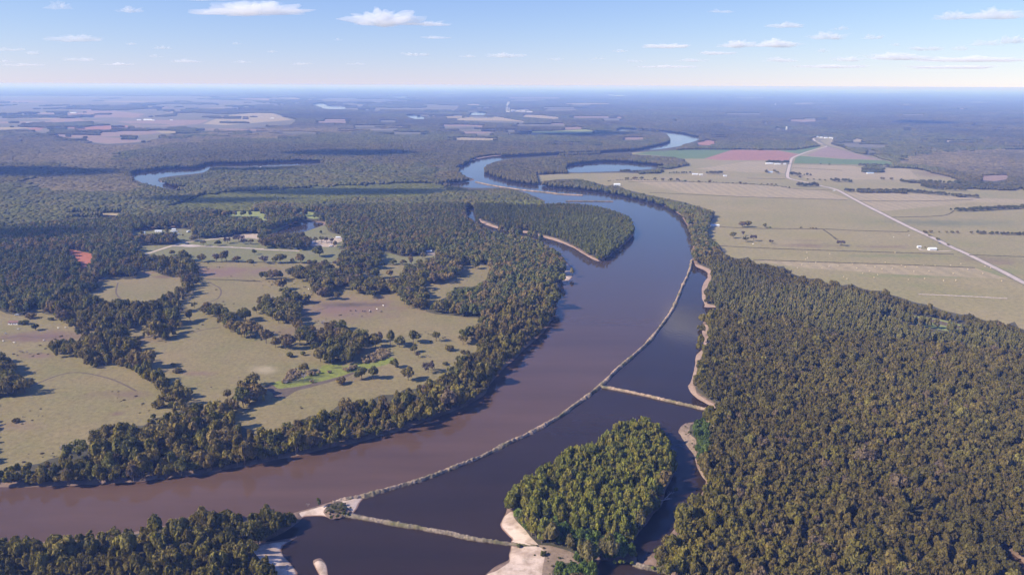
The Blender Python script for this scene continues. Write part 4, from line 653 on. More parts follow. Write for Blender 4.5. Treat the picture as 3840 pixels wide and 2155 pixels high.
# standing alone: frame, x, crown centre y, foot y, crown width, kind
ALONE = [('D', 1410, 400, 480, 70, 'round'), ('D', 1510, 400, 522, 110, 'round'), ('D', 1600, 470, 540, 130, 'round'), ('D', 1740, 415, 500, 155, 'round'), ('D', 1970, 400, 482, 85, 'open'), ('D', 1755, 545, 592, 95, 'round'), ('D', 1790, 608, 642, 55, 'open'), ('D', 2110, 535, 572, 120, 'bush'), ('D', 2190, 648, 697, 80, 'round'), ('D', 2240, 575, 612, 60, 'bush'), ('D', 2295, 580, 615, 60, 'bush'), ('D', 2060, 700, 716, 70, 'bush'), ('D', 1890, 725, 792, 140, 'open'), ('D', 1690, 788, 872, 150, 'round'), ('D', 1560, 690, 742, 105, 'round'), ('D', 1225, 785, 862, 150, 'round'), ('D', 1335, 775, 862, 140, 'round'), ('D', 1005, 860, 907, 130, 'bush'), ('D', 650, 738, 787, 125, 'round'), ('D', 500, 600, 640, 80, 'bush'), ('D', 635, 588, 620, 62, 'bush'),
 ('B', 975, 865, 920, 90, 'round'), ('B', 1510, 640, 695, 85, 'round'), ('B', 60, 1045, 1140, 130, 'round'), ('B', 165, 1010, 1060, 80, 'open'), ('B', 665, 905, 955, 140, 'round'), ('B', 145, 430, 467, 62, 'round'), ('B', 100, 525, 551, 75, 'bush'), ('B', 250, 510, 556, 110, 'open'), ('B', 405, 500, 557, 150, 'round'), ('B', 530, 515, 552, 50, 'round'), ('B', 610, 490, 552, 120, 'round'), ('B', 690, 530, 556, 70, 'bush'), ('B', 745, 530, 556, 70, 'bush'), ('B', 865, 525, 552, 65, 'bush'), ('B', 950, 535, 556, 50, 'bush'), ('B', 800, 435, 487, 175, 'round'), ('B', 1540, 540, 567, 85, 'round'), ('B', 1635, 540, 568, 85, 'round'), ('B', 1440, 545, 566, 55, 'bush'), ('B', 1800, 542, 571, 100, 'round'), ('B', 1720, 480, 566, 50, 'tall'), ('B', 1835, 468, 512, 75, 'round'), ('B', 2365, 560, 612, 90, 'round'), ('B', 1280, 600, 680, 80, 'open'),
 ('B', 700, 310, 345, 40, 'open'), ('B', 760, 300, 345, 45, 'open'), ('B', 820, 290, 350, 50, 'open'), ('B', 870, 300, 350, 45, 'open'), ('B', 920, 310, 360, 50, 'open'), ('B', 815, 230, 260, 35, 'tall'), ('B', 960, 345, 390, 60, 'round'), ('B', 40, 330, 362, 70, 'open'), ('B', 110, 330, 365, 60, 'open'),
 ('A', 1725, 445, 475, 72, 'round'), ('A', 2030, 490, 541, 100, 'round'), ('A', 2175, 480, 541, 90, 'round'), ('A', 2230, 470, 543, 100, 'round'), ('A', 2275, 455, 540, 100, 'round'), ('A', 2380, 505, 546, 90, 'round'), ('A', 2515, 525, 551, 80, 'bush'), ('A', 2190, 345, 380, 80, 'round'), ('A', 2045, 340, 381, 60, 'open'), ('A', 2285, 315, 356, 80, 'open'), ('A', 2400, 300, 340, 110, 'open'), ('A', 1840, 270, 287, 26, 'round'), ('A', 1945, 300, 332, 95, 'round'), ('A', 2470, 1030, 1112, 125, 'round'), ('A', 1815, 1020, 1052, 60, 'round'), ('A', 1910, 1050, 1132, 110, 'round'), ('A', 1955, 965, 1010, 70, 'open'), ('A', 360, 1185, 1228, 85, 'round'), ('A', 1350, 1320, 1362, 80, 'open'), ('A', 240, 1150, 1172, 110, 'bush'), ('A', 510, 1110, 1128, 70, 'bush'), ('A', 320, 1085, 1105, 130, 'bush'),
 ('C', 160, 885, 918, 80, 'bush'), ('C', 2290, 615, 682, 90, 'round'), ('C', 1540, 850, 890, 60, 'tall'), ('C', 1740, 330, 350, 60, 'bush'), ('C', 1790, 395, 415, 110, 'bush'), ('C', 1585, 710, 770, 130, 'bush'), ('C', 935, 1050, 1150, 100, 'spire'),
 ('T02', 2400, 880, 922, 42, 'tall'), ('T02', 2500, 995, 1010, 36, 'bush'), ('T02', 2545, 985, 1000, 34, 'bush'), ('T02', 2200, 1020, 1050, 80, 'bush'), ('T02', 2120, 1000, 1050, 60, 'tall'), ('T12', 18, 960, 976, 34, 'bush'), ('T12', 50, 972, 986, 26, 'bush'), ('T12', 5, 915, 930, 24, 'bush'), ('I', 650, 1220, 1258, 70, 'bush'), ('I', 565, 1240, 1255, 25, 'bush'), ('I', 360, 775, 815, 100, 'round'), ('I', 420, 1150, 1170, 50, 'bush'), ('I', 1130, 240, 280, 45, 'tall'), ('I', 1320, 1300, 1322, 40, 'bush'), ('I', 1370, 1295, 1318, 45, 'bush'), ('I', 1410, 1300, 1318, 35, 'bush'), ('I', 1485, 1310, 1335, 40, 'bush'), ('I', 1680, 1355, 1375, 40, 'bush'), ('I', 1735, 1365, 1383, 35, 'bush'), ('I', 1130, 1340, 1375, 60, 'round'), ('I', 1900, 610, 640, 40, 'bush'),
 ('T21', 450, 238, 265, 60, 'round'), ('T21', 490, 232, 265, 60, 'round'), ('T21', 620, 245, 268, 36, 'round'), ('T21', 655, 265, 271, 24, 'bush'), ('T21', 890, 268, 277, 22, 'round'), ('T21', 960, 270, 277, 14, 'round'), ('T21', 980, 271, 279, 20, 'round'), ('T21', 1003, 272, 280, 18, 'round'), ('T21', 380, 318, 350, 60, 'round'), ('T21', 455, 300, 330, 30, 'open'), ('T21', 475, 350, 376, 50, 'open'), ('T21', 530, 335, 371, 55, 'open'), ('T21', 665, 370, 388, 36, 'open'), ('T21', 1190, 382, 406, 66, 'open'), ('T21', 1697, 293, 299, 18, 'round'), ('T21', 1822, 298, 311, 38, 'round'), ('T21', 1866, 296, 307, 34, 'round'), ('T21', 1933, 299, 306, 20, 'round'), ('T21', 1985, 300, 308, 26, 'round'), ('T21', 2030, 301, 310, 34, 'round'), ('T21', 2070, 302, 311, 34, 'round'), ('T21', 2175, 304, 314, 34, 'round'), ('T21', 2245, 309, 317, 30, 'round'), ('T21', 2325, 312, 319, 30, 'round'), ('T21', 1860, 328, 336, 26, 'round'), ('T21', 1918, 352, 364, 34, 'round'), ('T21', 1998, 397, 405, 26, 'round'), ('T21', 1826, 414, 421, 14, 'round'), ('T21', 1917, 435, 441, 18, 'bush'),
 ('T20', 630, 1285, 1303, 28, 'tall'), ('T20', 690, 1285, 1298, 28, 'round'), ('T20', 714, 1297, 1310, 34, 'round'), ('T20', 940, 1350, 1356, 20, 'round'), ('T20', 985, 1351, 1358, 22, 'round'), ('T20', 1030, 1354, 1361, 24, 'round'), ('T20', 1073, 1356, 1363, 22, 'round'), ('T20', 1495, 1338, 1352, 20, 'tall'), ('T20', 1512, 1340, 1354, 18, 'tall'), ('T20', 1570, 1345, 1356, 30, 'round'), ('T20', 1040, 1233, 1238, 22, 'bush'), ('T20', 1105, 1237, 1241, 18, 'bush'), ('T20', 20, 1362, 1369, 30, 'bush'), ('T20', 120, 1365, 1373, 20, 'round'), ('T20', 205, 1362, 1376, 28, 'round'), ('T20', 430, 1375, 1386, 28, 'round'), ('T20', 478, 1381, 1388, 20, 'round'), ('T20', 592, 1385, 1391, 16, 'round'), ('T20', 640, 1387, 1394, 18, 'round'), ('T20', 670, 1388, 1396, 24, 'round'), ('T20', 702, 1390, 1398, 20, 'round'), ('T20', 802, 1408, 1420, 14, 'tall'),
 ('T10', 2150, 1346, 1354, 40, 'round'), ('T10', 2210, 1342, 1356, 44, 'round'), ('T10', 2262, 1342, 1356, 40, 'round'), ('T10', 2362, 1346, 1358, 30, 'round'), ('T10', 2420, 1350, 1360, 34, 'round'), ('T10', 2480, 1350, 1362, 34, 'round'), ('T10', 2530, 1352, 1364, 34, 'round')]
for k in range(22): ALONE.append(('T20', 835 + k * 17, 1264 + k * .9, 1268 + k * .95, 9, 'round'))
alone = []
for f, x, yc, yb, w, kd in ALONE:
    b = unproj([K(f, x, yb)])[0]; dep = float(np.dot(RM[:, 2] * -1, (b[0], b[1], -H))); s = FR[f][2] * .67083 * dep / FPX; el = math.atan2(H, math.hypot(*b))
    R = w * s * .5; hh = ((yb - yc) * s + R * .45 * math.sin(el)) / math.cos(el) + R * (.5 if kd != 'bush' else .2); hh = max(hh, R * .9); alone.append([b[0], b[1], kd, int(rng.integers(KINDS[kd])), R, hh, tint(6 if kd != 'bush' or f in 'ABCD' else 13, *b), 6])
    if kd == 'open' and rng.random() < .6: alone[-1][6] = np.array((.115, .085, .07)) * (.85 + .3 * rng.random())
    if f in ('T02', 'T12', 'I'): alone[-1][6] = np.array((.12, .125, .035)) * (.8 + .3 * rng.random()); alone[-1][7] = 3
    if f == 'I' and 1300 < x < 1750: alone[-1][6] = np.array((.24, .26, .03))
# the trees that show largest stand as single objects; the rest of the woodland is one mass
LAND = [('the algae covered slough', 'D', 900, 760), ('the red worn patch', 'D', 1080, 150), ('the oval meadow', 'A', 1350, 850), ('the red clay clearing', 'A', 820, 500), ('the gravel lot', 'A', 1880, 370), ('the long pond', 'B', 600, 200), ('the river bank wood', 'D', 1900, 860), ('the lower left pasture corner', 'C', 100, 900), ('the yellow clump', 'C', 1440, 440), ('the caravans on the lawn', 'A', 1760, 250),
        ('the riverside metal barn', 'T21', 245, 256), ('the white farmhouse', 'T21', 1885, 430), ('the highway', 'T21', 1900, 370), ('the road bend', 'T20', 800, 1300), ('the far sand spit', 'T11', 1700, 620), ('the white beach', 'I', 520, 1300), ('the rock sill', 'I', 1550, 1340), ('the sandy dike neck', 'T02', 2400, 960), ('the sandy clearing', 'B', 1900, 455), ('the parked vans', 'B', 720, 350), ('the bushy fence line', 'B', 500, 545), ('the white roofed barn', 'T10', 2075, 1395), ('the blue roofed shed', 'T20', 1420, 1308)]
LW = [(n_, unproj([K(f, x, y)])[0]) for n_, f, x, y in LAND]
def shade(c):
    r, g, b = np.asarray(c) / LEAF
    if r > .17 and g > .17: return 'bright yellow green'
    if r > .115 and g > .105 and r > 2.4 * b: return 'yellowish'
    if g > r * 1.05: return 'fresh green'
    if r > g * 1.25: return 'grey brown'
    if r + g < .135: return 'dark olive'
    if r + g > .195: return 'pale olive'
    return 'brownish olive' if r > g * 1.08 else 'olive'
SHAPE = {'round': 'round', 'tall': 'upright', 'spire': 'narrow pointed', 'bush': 'low', 'open': 'thin crowned'}
def whereis(x, y):
    n_, p = min(LW, key=lambda q: np.hypot(q[1][0] - x, q[1][1] - y)); dx, dy = x - p[0], y - p[1]
    if np.hypot(dx, dy) < 25: return 'at ' + n_
    if abs(dx) > abs(dy): return ('right of ' if dx > 0 else 'left of ') + n_
    return ('beyond ' if dy > 0 else 'in front of ') + n_
def single(name, t, label, group, cat='tree'):
    x, y, kd, v, R, h, c, code = t
    z = -1.2 if kd == 'bush' and code == 3 else 0
    r = link(name, None, None, (x, y, z), rng.random() * 6.28); r.empty_display_size = 1
    link('trunk', TR[v % 3], r, None, 0, (h * .55, h * .55, h))
    o = link('crown', CR[kd][v], r, None, 0, (R, R, h)); o['tint'] = [float(q) for q in c]
    tag(r, label, cat, group); return r
def vis(t): u, v = proj(np.array(t[0]), np.array(t[1]), t[5] * .6); return -10 < u < 2586 and 0 < v < 1470
singles.sort(key=lambda t: math.hypot(t[0], t[1]))
GN = {2: ('forest_tree', 'trees of the dense forest on the right bank'), 3: ('cottonwood_tree', 'slender trees on the near island'), 4: ('riverbank_tree', 'trees of the wood along the left bank'), 5: ('riverbank_tree', 'trees of the wood in the lower left corner'), 6: ('pasture_tree', 'trees standing in the left pastures'), 13: ('willow_thicket_bush', 'bushy willows at the foot of the near island')}
QUOTA = {2: 290, 3: 290, 4: 150, 5: 145, 6: 170, 13: 180}
lab = []; rest = []; cnt = dict.fromkeys(QUOTA, 0)
for t in alone:
    nm = {'bush': 'bush'}.get(t[2], 'pasture_tree' if t[7] == 6 else 'waterside_tree'); size = 'small' if t[4] < 4 else 'large' if t[4] > 8 else 'mid sized'
    lab.append([nm, t, f"{size} {shade(t[6])} {SHAPE[t[2]]} {'bush' if nm == 'bush' else 'tree'} alone {whereis(t[0], t[1])}", 'lone bushes' if nm == 'bush' else 'lone trees', 'bush' if nm == 'bush' else 'tree'])
PLACE = {2: 'right bank forest', 3: 'near island', 4: 'left bank wood', 5: 'lower left riverside wood', 6: '', 13: 'thicket below the near island'}
def spot_of(c, u, v):
    if c == 2: return 'beside the side channel' if u < 1850 else 'by the corner creek' if u > 2440 else ('at the bottom edge' if v > 1400 else 'deeper in') + (', left part' if u < 2050 else ', middle' if u < 2250 else ', right part')
    if c == 3: return 'near the upper tip' if v < 1140 else 'on the left shore' if u < 1370 else 'by the side channel' if u > 1620 else 'at the lower end' if v > 1280 else 'in the middle, left' if u < 1500 else 'in the middle, right'
    if c == 4: return 'at the far left end' if u < 250 else 'below the left pasture' if u < 560 else 'below the slough pasture' if u < 900 else 'nearest the river bend'
    if c == 5: return 'at the far left' if u < 150 else 'left of middle' if u < 300 else 'right of middle' if u < 450 else 'beside the sandy spit'
    return 'by the beach' if u < 1420 else 'in the middle' if u < 1540 else 'near the rock sill'
for t in singles:
    c = t[7]
    if c == 15: c = 2
    if c in QUOTA and cnt[c] < QUOTA[c] and vis(t):
        cnt[c] += 1; w = shade(t[6]); s = SHAPE[t[2]]
        if c == 6: L = f"{w} {s} tree in a grove {whereis(t[0], t[1])}"
        else:
            u, v = proj(np.array(t[0]), np.array(t[1]), 8.); edge = 'water edge ' if inwater(np.array([t[0] - 9., t[0] + 9., t[0]]), np.array([t[1], t[1], t[1] - 9.])).any() else ''
            L = f"{edge}{'tall ' if t[5] > (18.5 if c == 3 else 14) else 'short ' if t[5] < (14 if c == 3 else 10) else ''}{w} {s} {'bush' if c == 13 else 'tree'} {spot_of(c, float(u), float(v))}, {PLACE[c]}"
        lab.append([GN[c][0], t, L, GN[c][1], 'bush' if c == 13 else 'tree'])
    else: rest.append(t)
same = {}
for L in lab: same.setdefault(L[2], []).append(L)
ORD = ['', 'second', 'third', 'fourth', 'fifth', 'sixth', 'seventh', 'eighth', 'ninth', 'tenth', 'eleventh', 'twelfth', 'thirteenth', 'fourteenth', 'fifteenth', 'sixteenth', 'seventeenth', 'eighteenth', 'nineteenth', 'twentieth', 'twenty first', 'twenty second', 'twenty third', 'twenty fourth', 'twenty fifth', 'twenty sixth']
for k, v in same.items():
    if 1 < len(v) <= 26:
        v.sort(key=lambda L: float(proj(np.array(L[1][0]), np.array(L[1][1]))[0]))
        for i, L in enumerate(v):
            q = ('leftmost ' if i == 0 else 'rightmost ' if i == len(v) - 1 else ORD[i] + ' from left ') ; L[2] = q + k
for nm, t, L, g, cat in lab: single(nm, t, ' '.join(L.split()[:16]), g, cat)
# dead trees
for f, x, yb, w, lb in [('C', 650, 1230, 130, 'bare pale branching dead tree rising above the left bank wood'), ('C', 1110, 1090, 110, 'bare grey tree at the edge of the lower pasture'), ('C', 1940, 850, 120, 'bare pale tree where the tree line meets the bank wood'), ('C', 210, 222, 40, 'small leafless shrub on the far left pasture, left of two'), ('C', 272, 232, 45, 'small leafless shrub on the far left pasture, right of two'), ('D', 1885, 640, 45, 'thin leafless dead snag standing right of the slough'), ('D', 640, 860, 80, 'bare tree standing in the green algae'), ('D', 460, 915, 60, 'bare tree at the tip of the algae slough'), ('D', 850, 340, 110, 'bare thin tree behind the central grove'), ('T02', 2320, 930, 40, 'thin bare sapling on the sandy neck')]:
    b = unproj([K(f, x, yb)])[0]; dep = float(np.dot(RM[:, 2] * -1, (b[0], b[1], -H))); s = FR[f][2] * .67083 * dep / FPX; R = w * s * .5
    tag(link('dead_tree', DEAD[int(rng.integers(2))], None, (b[0], b[1], 0), rng.random() * 6, (R, R, R * 1.5)), lb, 'dead tree', 'leafless trees')
# driftwood by the near sandbar
# ---- the woodland mass
src = []
def source(name, me): o = bpy.data.objects.new(name, me); src.append(o); return len(src) - 1
VAR = {(k, i): source('tree_form', m) for k, l in CR.items() for i, m in enumerate(l)}
IA = [source('wood_form', m) for m in PA]; IB = [source('wood_form', m) for m in PB]
pts = []; vr = []; scl = []; rot = []; tn_ = []
for x, y, kd, v, R, h, c, code in rest: pts.append((x, y, 0)); vr.append(VAR[(kd, v)]); scl.append((R, R, h)); rot.append(rng.random() * 6.28); tn_.append(c)
cx, cy = np.meshgrid(np.arange(-46080, 46081, 1024), np.arange(512, 51500, 1024)); cell = [(cx.ravel().astype(float), cy.ravel().astype(float), 1024.0)]
npatch = 0
while cell:
    x, y, s = cell.pop(); k = np.abs(x) < y * .76 + s + 250; x, y = x[k], y[k]; d = np.hypot(x, y); k = d > NEAR - s * .75; x, y, d = x[k], y[k], d[k]
    if not len(x): continue
    big = s > np.maximum(d / 52, 18) * 1.42; off = [(a * s * .46, b * s * .46) for a in (-1, 0, 1) for b in (-1, 0, 1)]
    cb = np.stack([code_at(x + a, y + b) for a, b in off]); ct = np.stack([code_at(x + a, y + b, 12.0) for a, b in off]); ok = (cb > 0) & (ct > 0); allin = ok.all(0); some = (cb > 0).any(0)
    em = ~big & (d > NEAR) & (allin | ((s <= 17) & ok[4] & (ok.sum(0) >= 5))); sub = some & ~em & (s > 17)
    for i in np.where(em)[0]:
        code = cb[4, i]; hz = {14: 8, 10: 3.5, 12: 4, 9: 13, 8: 13, 11: 9}.get(int(code), 13) * (.85 + .3 * rng.random())
        pts.append((x[i] + (rng.random() - .5) * s * .2, y[i] + (rng.random() - .5) * s * .2, 0)); k_ = int(rng.integers(3)); vr.append((IA if s <= 40 else IB)[k_]); scl.append((s * 1.12, s * 1.12, hz)); rot.append(int(rng.integers(4)) * 1.5708 + (rng.random() - .5) * .3)
        v = n1(x[i], y[i], .0016); c = tint(code, x[i], y[i]) * .35 + .65 * np.array(PAL[int(code)][0 if v > .47 else 1]) * LEAF; c = c * PATCH * np.clip(.4 + 1.25 * v, .6, 1.4); tn_.append(c); npatch += 1
    if sub.any():
        q = s / 4; xs, ys = x[sub], y[sub]; cell.append((np.concatenate([xs - q, xs + q, xs - q, xs + q]), np.concatenate([ys - q, ys - q, ys + q, ys + q]), s / 2))
print('singles', len(singles), 'single objects', len(lab), 'rest', len(rest), 'patches', npatch, cnt)
me = bpy.data.meshes.new('forest'); me.vertices.add(len(pts)); me.vertices.foreach_set('co', np.array(pts, np.float32).ravel())
for nm, ty, val, key in (('var', 'INT', np.array(vr, np.int32), 'value'), ('scl', 'FLOAT_VECTOR', np.array(scl, np.float32), 'vector'), ('rot', 'FLOAT_VECTOR', np.stack([np.zeros(len(rot)), np.zeros(len(rot)), rot], 1).astype(np.float32), 'vector'), ('tint', 'FLOAT_VECTOR', np.array(tn_, np.float32), 'vector')):
    a = me.attributes.new(nm, ty, 'POINT'); a.data.foreach_set(key, val.ravel())
fo = tag(link('forest', me), 'mass of olive and brown woodland stretching to the horizon', kind='stuff')
ng = bpy.data.node_groups.new('scatter', 'GeometryNodeTree'); ng.interface.new_socket('Geometry', in_out='INPUT', socket_type='NodeSocketGeometry'); ng.interface.new_socket('Geometry', in_out='OUTPUT', socket_type='NodeSocketGeometry')
Nn, Lk = ng.nodes.new, ng.links.new
gi, go, iop, g2i, er = Nn('NodeGroupInput'), Nn('NodeGroupOutput'), Nn('GeometryNodeInstanceOnPoints'), Nn('GeometryNodeGeometryToInstance'), Nn('FunctionNodeEulerToRotation')
for q in reversed(src):
    oi = Nn('GeometryNodeObjectInfo'); oi.inputs['Object'].default_value = q; oi.inputs['As Instance'].default_value = True; Lk(oi.outputs['Geometry'], g2i.inputs[0])
def na(n_, t_): a = Nn('GeometryNodeInputNamedAttribute'); a.data_type = t_; a.inputs[0].default_value = n_; return a.outputs[0]
iop.inputs['Pick Instance'].default_value = True
Lk(gi.outputs[0], iop.inputs['Points']); Lk(g2i.outputs[0], iop.inputs['Instance']); Lk(na('var', 'INT'), iop.inputs['Instance Index']); Lk(na('scl', 'FLOAT_VECTOR'), iop.inputs['Scale']); Lk(na('rot', 'FLOAT_VECTOR'), er.inputs[0]); Lk(er.outputs[0], iop.inputs['Rotation']); Lk(iop.outputs[0], go.inputs[0])
fo.modifiers.new('scatter', 'NODES').node_group = ng
# tufts and weeds on the pastures
wx = rng.uniform(-900, 60, 9000); wy = rng.uniform(480, 1500, 9000); lp = unproj(LPAST); k = inpoly(wx, wy, lp) & (code_at(wx, wy) == 0) & (n2(wx, wy, .02) > .56) & ~inwater(wx, wy); wx, wy = wx[k], wy[k]; nw = len(wx)
wm = bpy.data.meshes.new('weeds'); wm.vertices.add(nw); wm.vertices.foreach_set('co', np.column_stack([wx, wy, np.zeros(nw)]).astype(np.float32).ravel()); ws = .5 + 1.1 * rng.random(nw) ** 2
wr = np.zeros((nw, 3), np.float32); wr[:, 2] = rng.random(nw) * 6.28; wt = np.array([(.13, .115, .06), (.11, .085, .06), (.16, .13, .075)], np.float32)[rng.integers(0, 3, nw)]
for nm, ty, val, key in (('var', 'INT', np.full(nw, VAR[('bush', 0)], np.int32), 'value'), ('scl', 'FLOAT_VECTOR', np.column_stack([ws * 1.4, ws, ws * .7]).astype(np.float32), 'vector'), ('rot', 'FLOAT_VECTOR', wr, 'vector'), ('tint', 'FLOAT_VECTOR', wt, 'vector')):
    a = wm.attributes.new(nm, ty, 'POINT'); a.data.foreach_set(key, val.ravel())
wo = tag(link('weeds', wm), 'low tufts and weeds scattered over the cattle pasture', kind='stuff'); wo.modifiers.new('scatter', 'NODES').node_group = ng
# ------------------------------------------------------------------ buildings, vehicles, animals, bales
def dims(f, x, yb, w): b = unproj([K(f, x, yb)])[0]; dep = float(np.dot(RM[:, 2] * -1, (b[0], b[1], -H))); return b, w * FR[f][2] * .67083 * dep / FPX
def house(f, x, yb, w, label, roof='metalroof', wall='whitewall', depth=.5, h=3.0, rz=0.0, nm='farmhouse', cat='house'):
    b, W = dims(f, x, yb, w); Dp = max(W * depth, 3.5); r = link(nm, None, None, (b[0], b[1] + Dp / 2, 0), rz); tag(r, label, cat); hh = h; rh = hh + Dp * .28; a, d = W / 2, Dp / 2
    m = MB().add([(-a, -d, 0), (a, -d, 0), (a, d, 0), (-a, d, 0), (-a, -d, hh), (a, -d, hh), (a, d, hh), (-a, d, hh), (-a, 0, rh - .15), (a, 0, rh - .15)], [(0, 1, 5, 4), (1, 2, 6, 9, 5), (2, 3, 7, 6), (3, 0, 4, 8, 7)]); link('wall', m.me('wall', M[wall]), r)
    e = .5; sl = (rh - hh) / d; zb = hh - e * sl
    m = MB().add([(-a - e, -d - e, zb), (a + e, -d - e, zb), (a + e, 0, rh), (-a - e, 0, rh), (a + e, d + e, zb), (-a - e, d + e, zb), (-a - e, -d - e, zb + .2), (a + e, -d - e, zb + .2), (a + e, 0, rh + .2), (-a - e, 0, rh + .2), (a + e, d + e, zb + .2), (-a - e, d + e, zb + .2)], [(0, 3, 2, 1), (3, 5, 4, 2), (6, 7, 8, 9), (9, 8, 10, 11), (0, 1, 7, 6), (5, 11, 10, 4), (1, 2, 8, 7), (2, 4, 10, 8), (0, 6, 9, 3), (3, 9, 11, 5)]); link('roof', m.me('roof', M[roof]), r)
    link('door', MB().box(-.5, .5, -d - .06, -d - .003, .02, 2.1).me('door', M['door']), r)
    for k in range(max(2, min(6, int(W / 5)))):
        wx = -a + (k + .5) * W / max(2, min(6, int(W / 5)))
        if abs(wx) > 1.4: link('window', MB().box(wx - .6, wx + .6, -d - .05, -d - .003, 1.0, 2.1).me('window', M['glass']), r)
    return r
HS = [('T21', 1885, 440, 55, 'white farmhouse with pale metal roof beside the highway', {}), ('T21', 1783, 422, 26, 'white mobile home left of the white farmhouse', dict(depth=.3)), ('T21', 245, 262, 62, 'long pale metal barn at the edge of the riverside trees', dict(depth=.35)), ('T10', 2078, 1402, 46, 'large barn with white roof at the riverside tree strip', dict(h=5)),
 ('T20', 655, 1237, 55, 'long white shed left of the clump by the red field', dict(depth=.25)), ('T20', 715, 1240, 44, 'low white shed in front of the clump by the red field', dict(depth=.25)), ('T20', 770, 1240, 16, 'small white house at the highway end of the clump', {}), ('T20', 1415, 1310, 50, 'blue roofed shed in front of the round grove', dict(roof='blueroof', depth=.3)), ('T20', 95, 1318, 42, 'pale farm shed left of the farmyard trees', dict(depth=.3)), ('T20', 138, 1321, 24, 'small white farm house beside the farmyard trees', {}), ('T20', 320, 1330, 24, 'white house alone right of the farmyard trees', {}), ('T20', 662, 1303, 34, 'blue grey roofed house between two trees near the highway', dict(roof='blueroof')),
 ('A', 1590, 244, 68, 'long pale roofed barn on the lawn beside the caravans', dict(depth=.28)), ('A', 1745, 228, 36, 'white roofed shed behind the caravans', dict(depth=.35)), ('A', 1078, 290, 80, 'long blue roofed building half hidden in the left wood', dict(roof='blueroof', depth=.2)), ('A', 1440, 260, 34, 'small blue grey shed at the left end of the lawn', dict(roof='blueroof', depth=.4)), ('A', 130, 1172, 95, 'brown roofed house in the shade at the pasture edge', dict(roof='brownroof')), ('B', 715, 362, 34, 'white house among thin bare trees by the lots', dict(depth=.6)), ('B', 690, 350, 20, 'small white shed at the left of the bare trees', {}), ('B', 985, 308, 44, 'long white shed beside the wood near the pond', dict(depth=.3)), ('B', 1150, 318, 40, 'white roofed house inside the edge of the left wood', {}), ('B', 1900, 448, 50, 'low tan roofed shed at the sandy clearing', dict(depth=.2)), ('A', 2430, 320, 44, 'dark roofed shed under the thin trees', dict(roof='brownroof'))]
for f, x, yb, w, lb, kw in HS: house(f, x, yb, w, lb, nm='farm_building', cat='building', **kw)
town = [(405, 988, 14), (425, 990, 12), (500, 991, 16), (560, 996, 14), (590, 997, 12), (1015, 1036, 18), (1045, 1040, 20), (1080, 1044, 24), (1115, 1044, 22), (1135, 1048, 16), (1180, 1036, 14), (1210, 1000, 12), (1225, 1003, 10), (1315, 1032, 16), (1340, 1033, 22), (1365, 1034, 16), (1385, 1034, 12), (1515, 1040, 20), (1430, 1034, 10), (1005, 888, 12), (985, 878, 6), (255, 742, 10), (1130, 925, 10), (1845, 968, 10), (2085, 960, 12), (150, 928, 8)]
AT = ['at the road end of the town', 'among the far trees', 'beside the river bend wood', 'past the pink field', 'on the far wooded slope', 'at the edge of the far right wood']
for k, (x, y, w) in enumerate(town): house('T20', x, y, w, ['small white', 'pale', 'white roofed', 'long white', 'bright'][k % 5] + ' distant building ' + (AT[2] if x < 620 else AT[4] if y < 950 else AT[0] if x < 1150 else AT[3] if x < 1250 else AT[5]) + (', leftmost' if k in (0, 5, 13) else ''), nm='town_building', cat='building', depth=.5, h=5)['group'] = 'distant town buildings'
for k, (x, y, w) in enumerate([(215, 930, 30), (250, 930, 36), (285, 931, 26), (1045, 908, 30), (1110, 908, 60), (1150, 910, 24), (550, 855, 40), (2050, 895, 24), (1290, 908, 20), (2140, 725, 20), (1960, 1270, 14)]): house('T00', x, y, w, ['white farm sheds', 'pale long shed', 'bright white barn'][k % 3] + ' far off on the left plain, ' + ['by the pink field', 'by the tan field', 'at the tree belt'][k // 4], nm='far_barn', cat='building', depth=.3, h=5)['group'] = 'far off barns on the left plain'
def tower(f, x, yb, hpx, label):
    b, hh = dims(f, x, yb, hpx); r = link('water_tower', None, None, (b[0], b[1], 0)); tag(r, label, 'water tower', 'water towers'); R = hh * .17
    link('tank', MB().lathe([(.01, hh * .68), (R * .6, hh * .70), (R, hh * .78), (R, hh * .88), (R * .7, hh * .96), (.01, hh)], 16).me('tank', M['whitewall']), r)
    for k in range(6): t = k * 1.047; link('leg', MB().cyl((R * 1.1 * math.cos(t), R * 1.1 * math.sin(t), 0), (R * .85 * math.cos(t), R * .85 * math.sin(t), hh * .76), hh * .018, hh * .018, 6).me('leg', M['whitewall']), r)
    link('riser', MB().cyl((0, 0, 0), (0, 0, hh * .7), hh * .05, hh * .05, 8).me('riser', M['whitewall']), r)
tower('T20', 780, 988, 34, 'white water tower standing above the trees near the town'); tower('T20', 697, 797, 16, 'distant white water tower on the wooded plain')
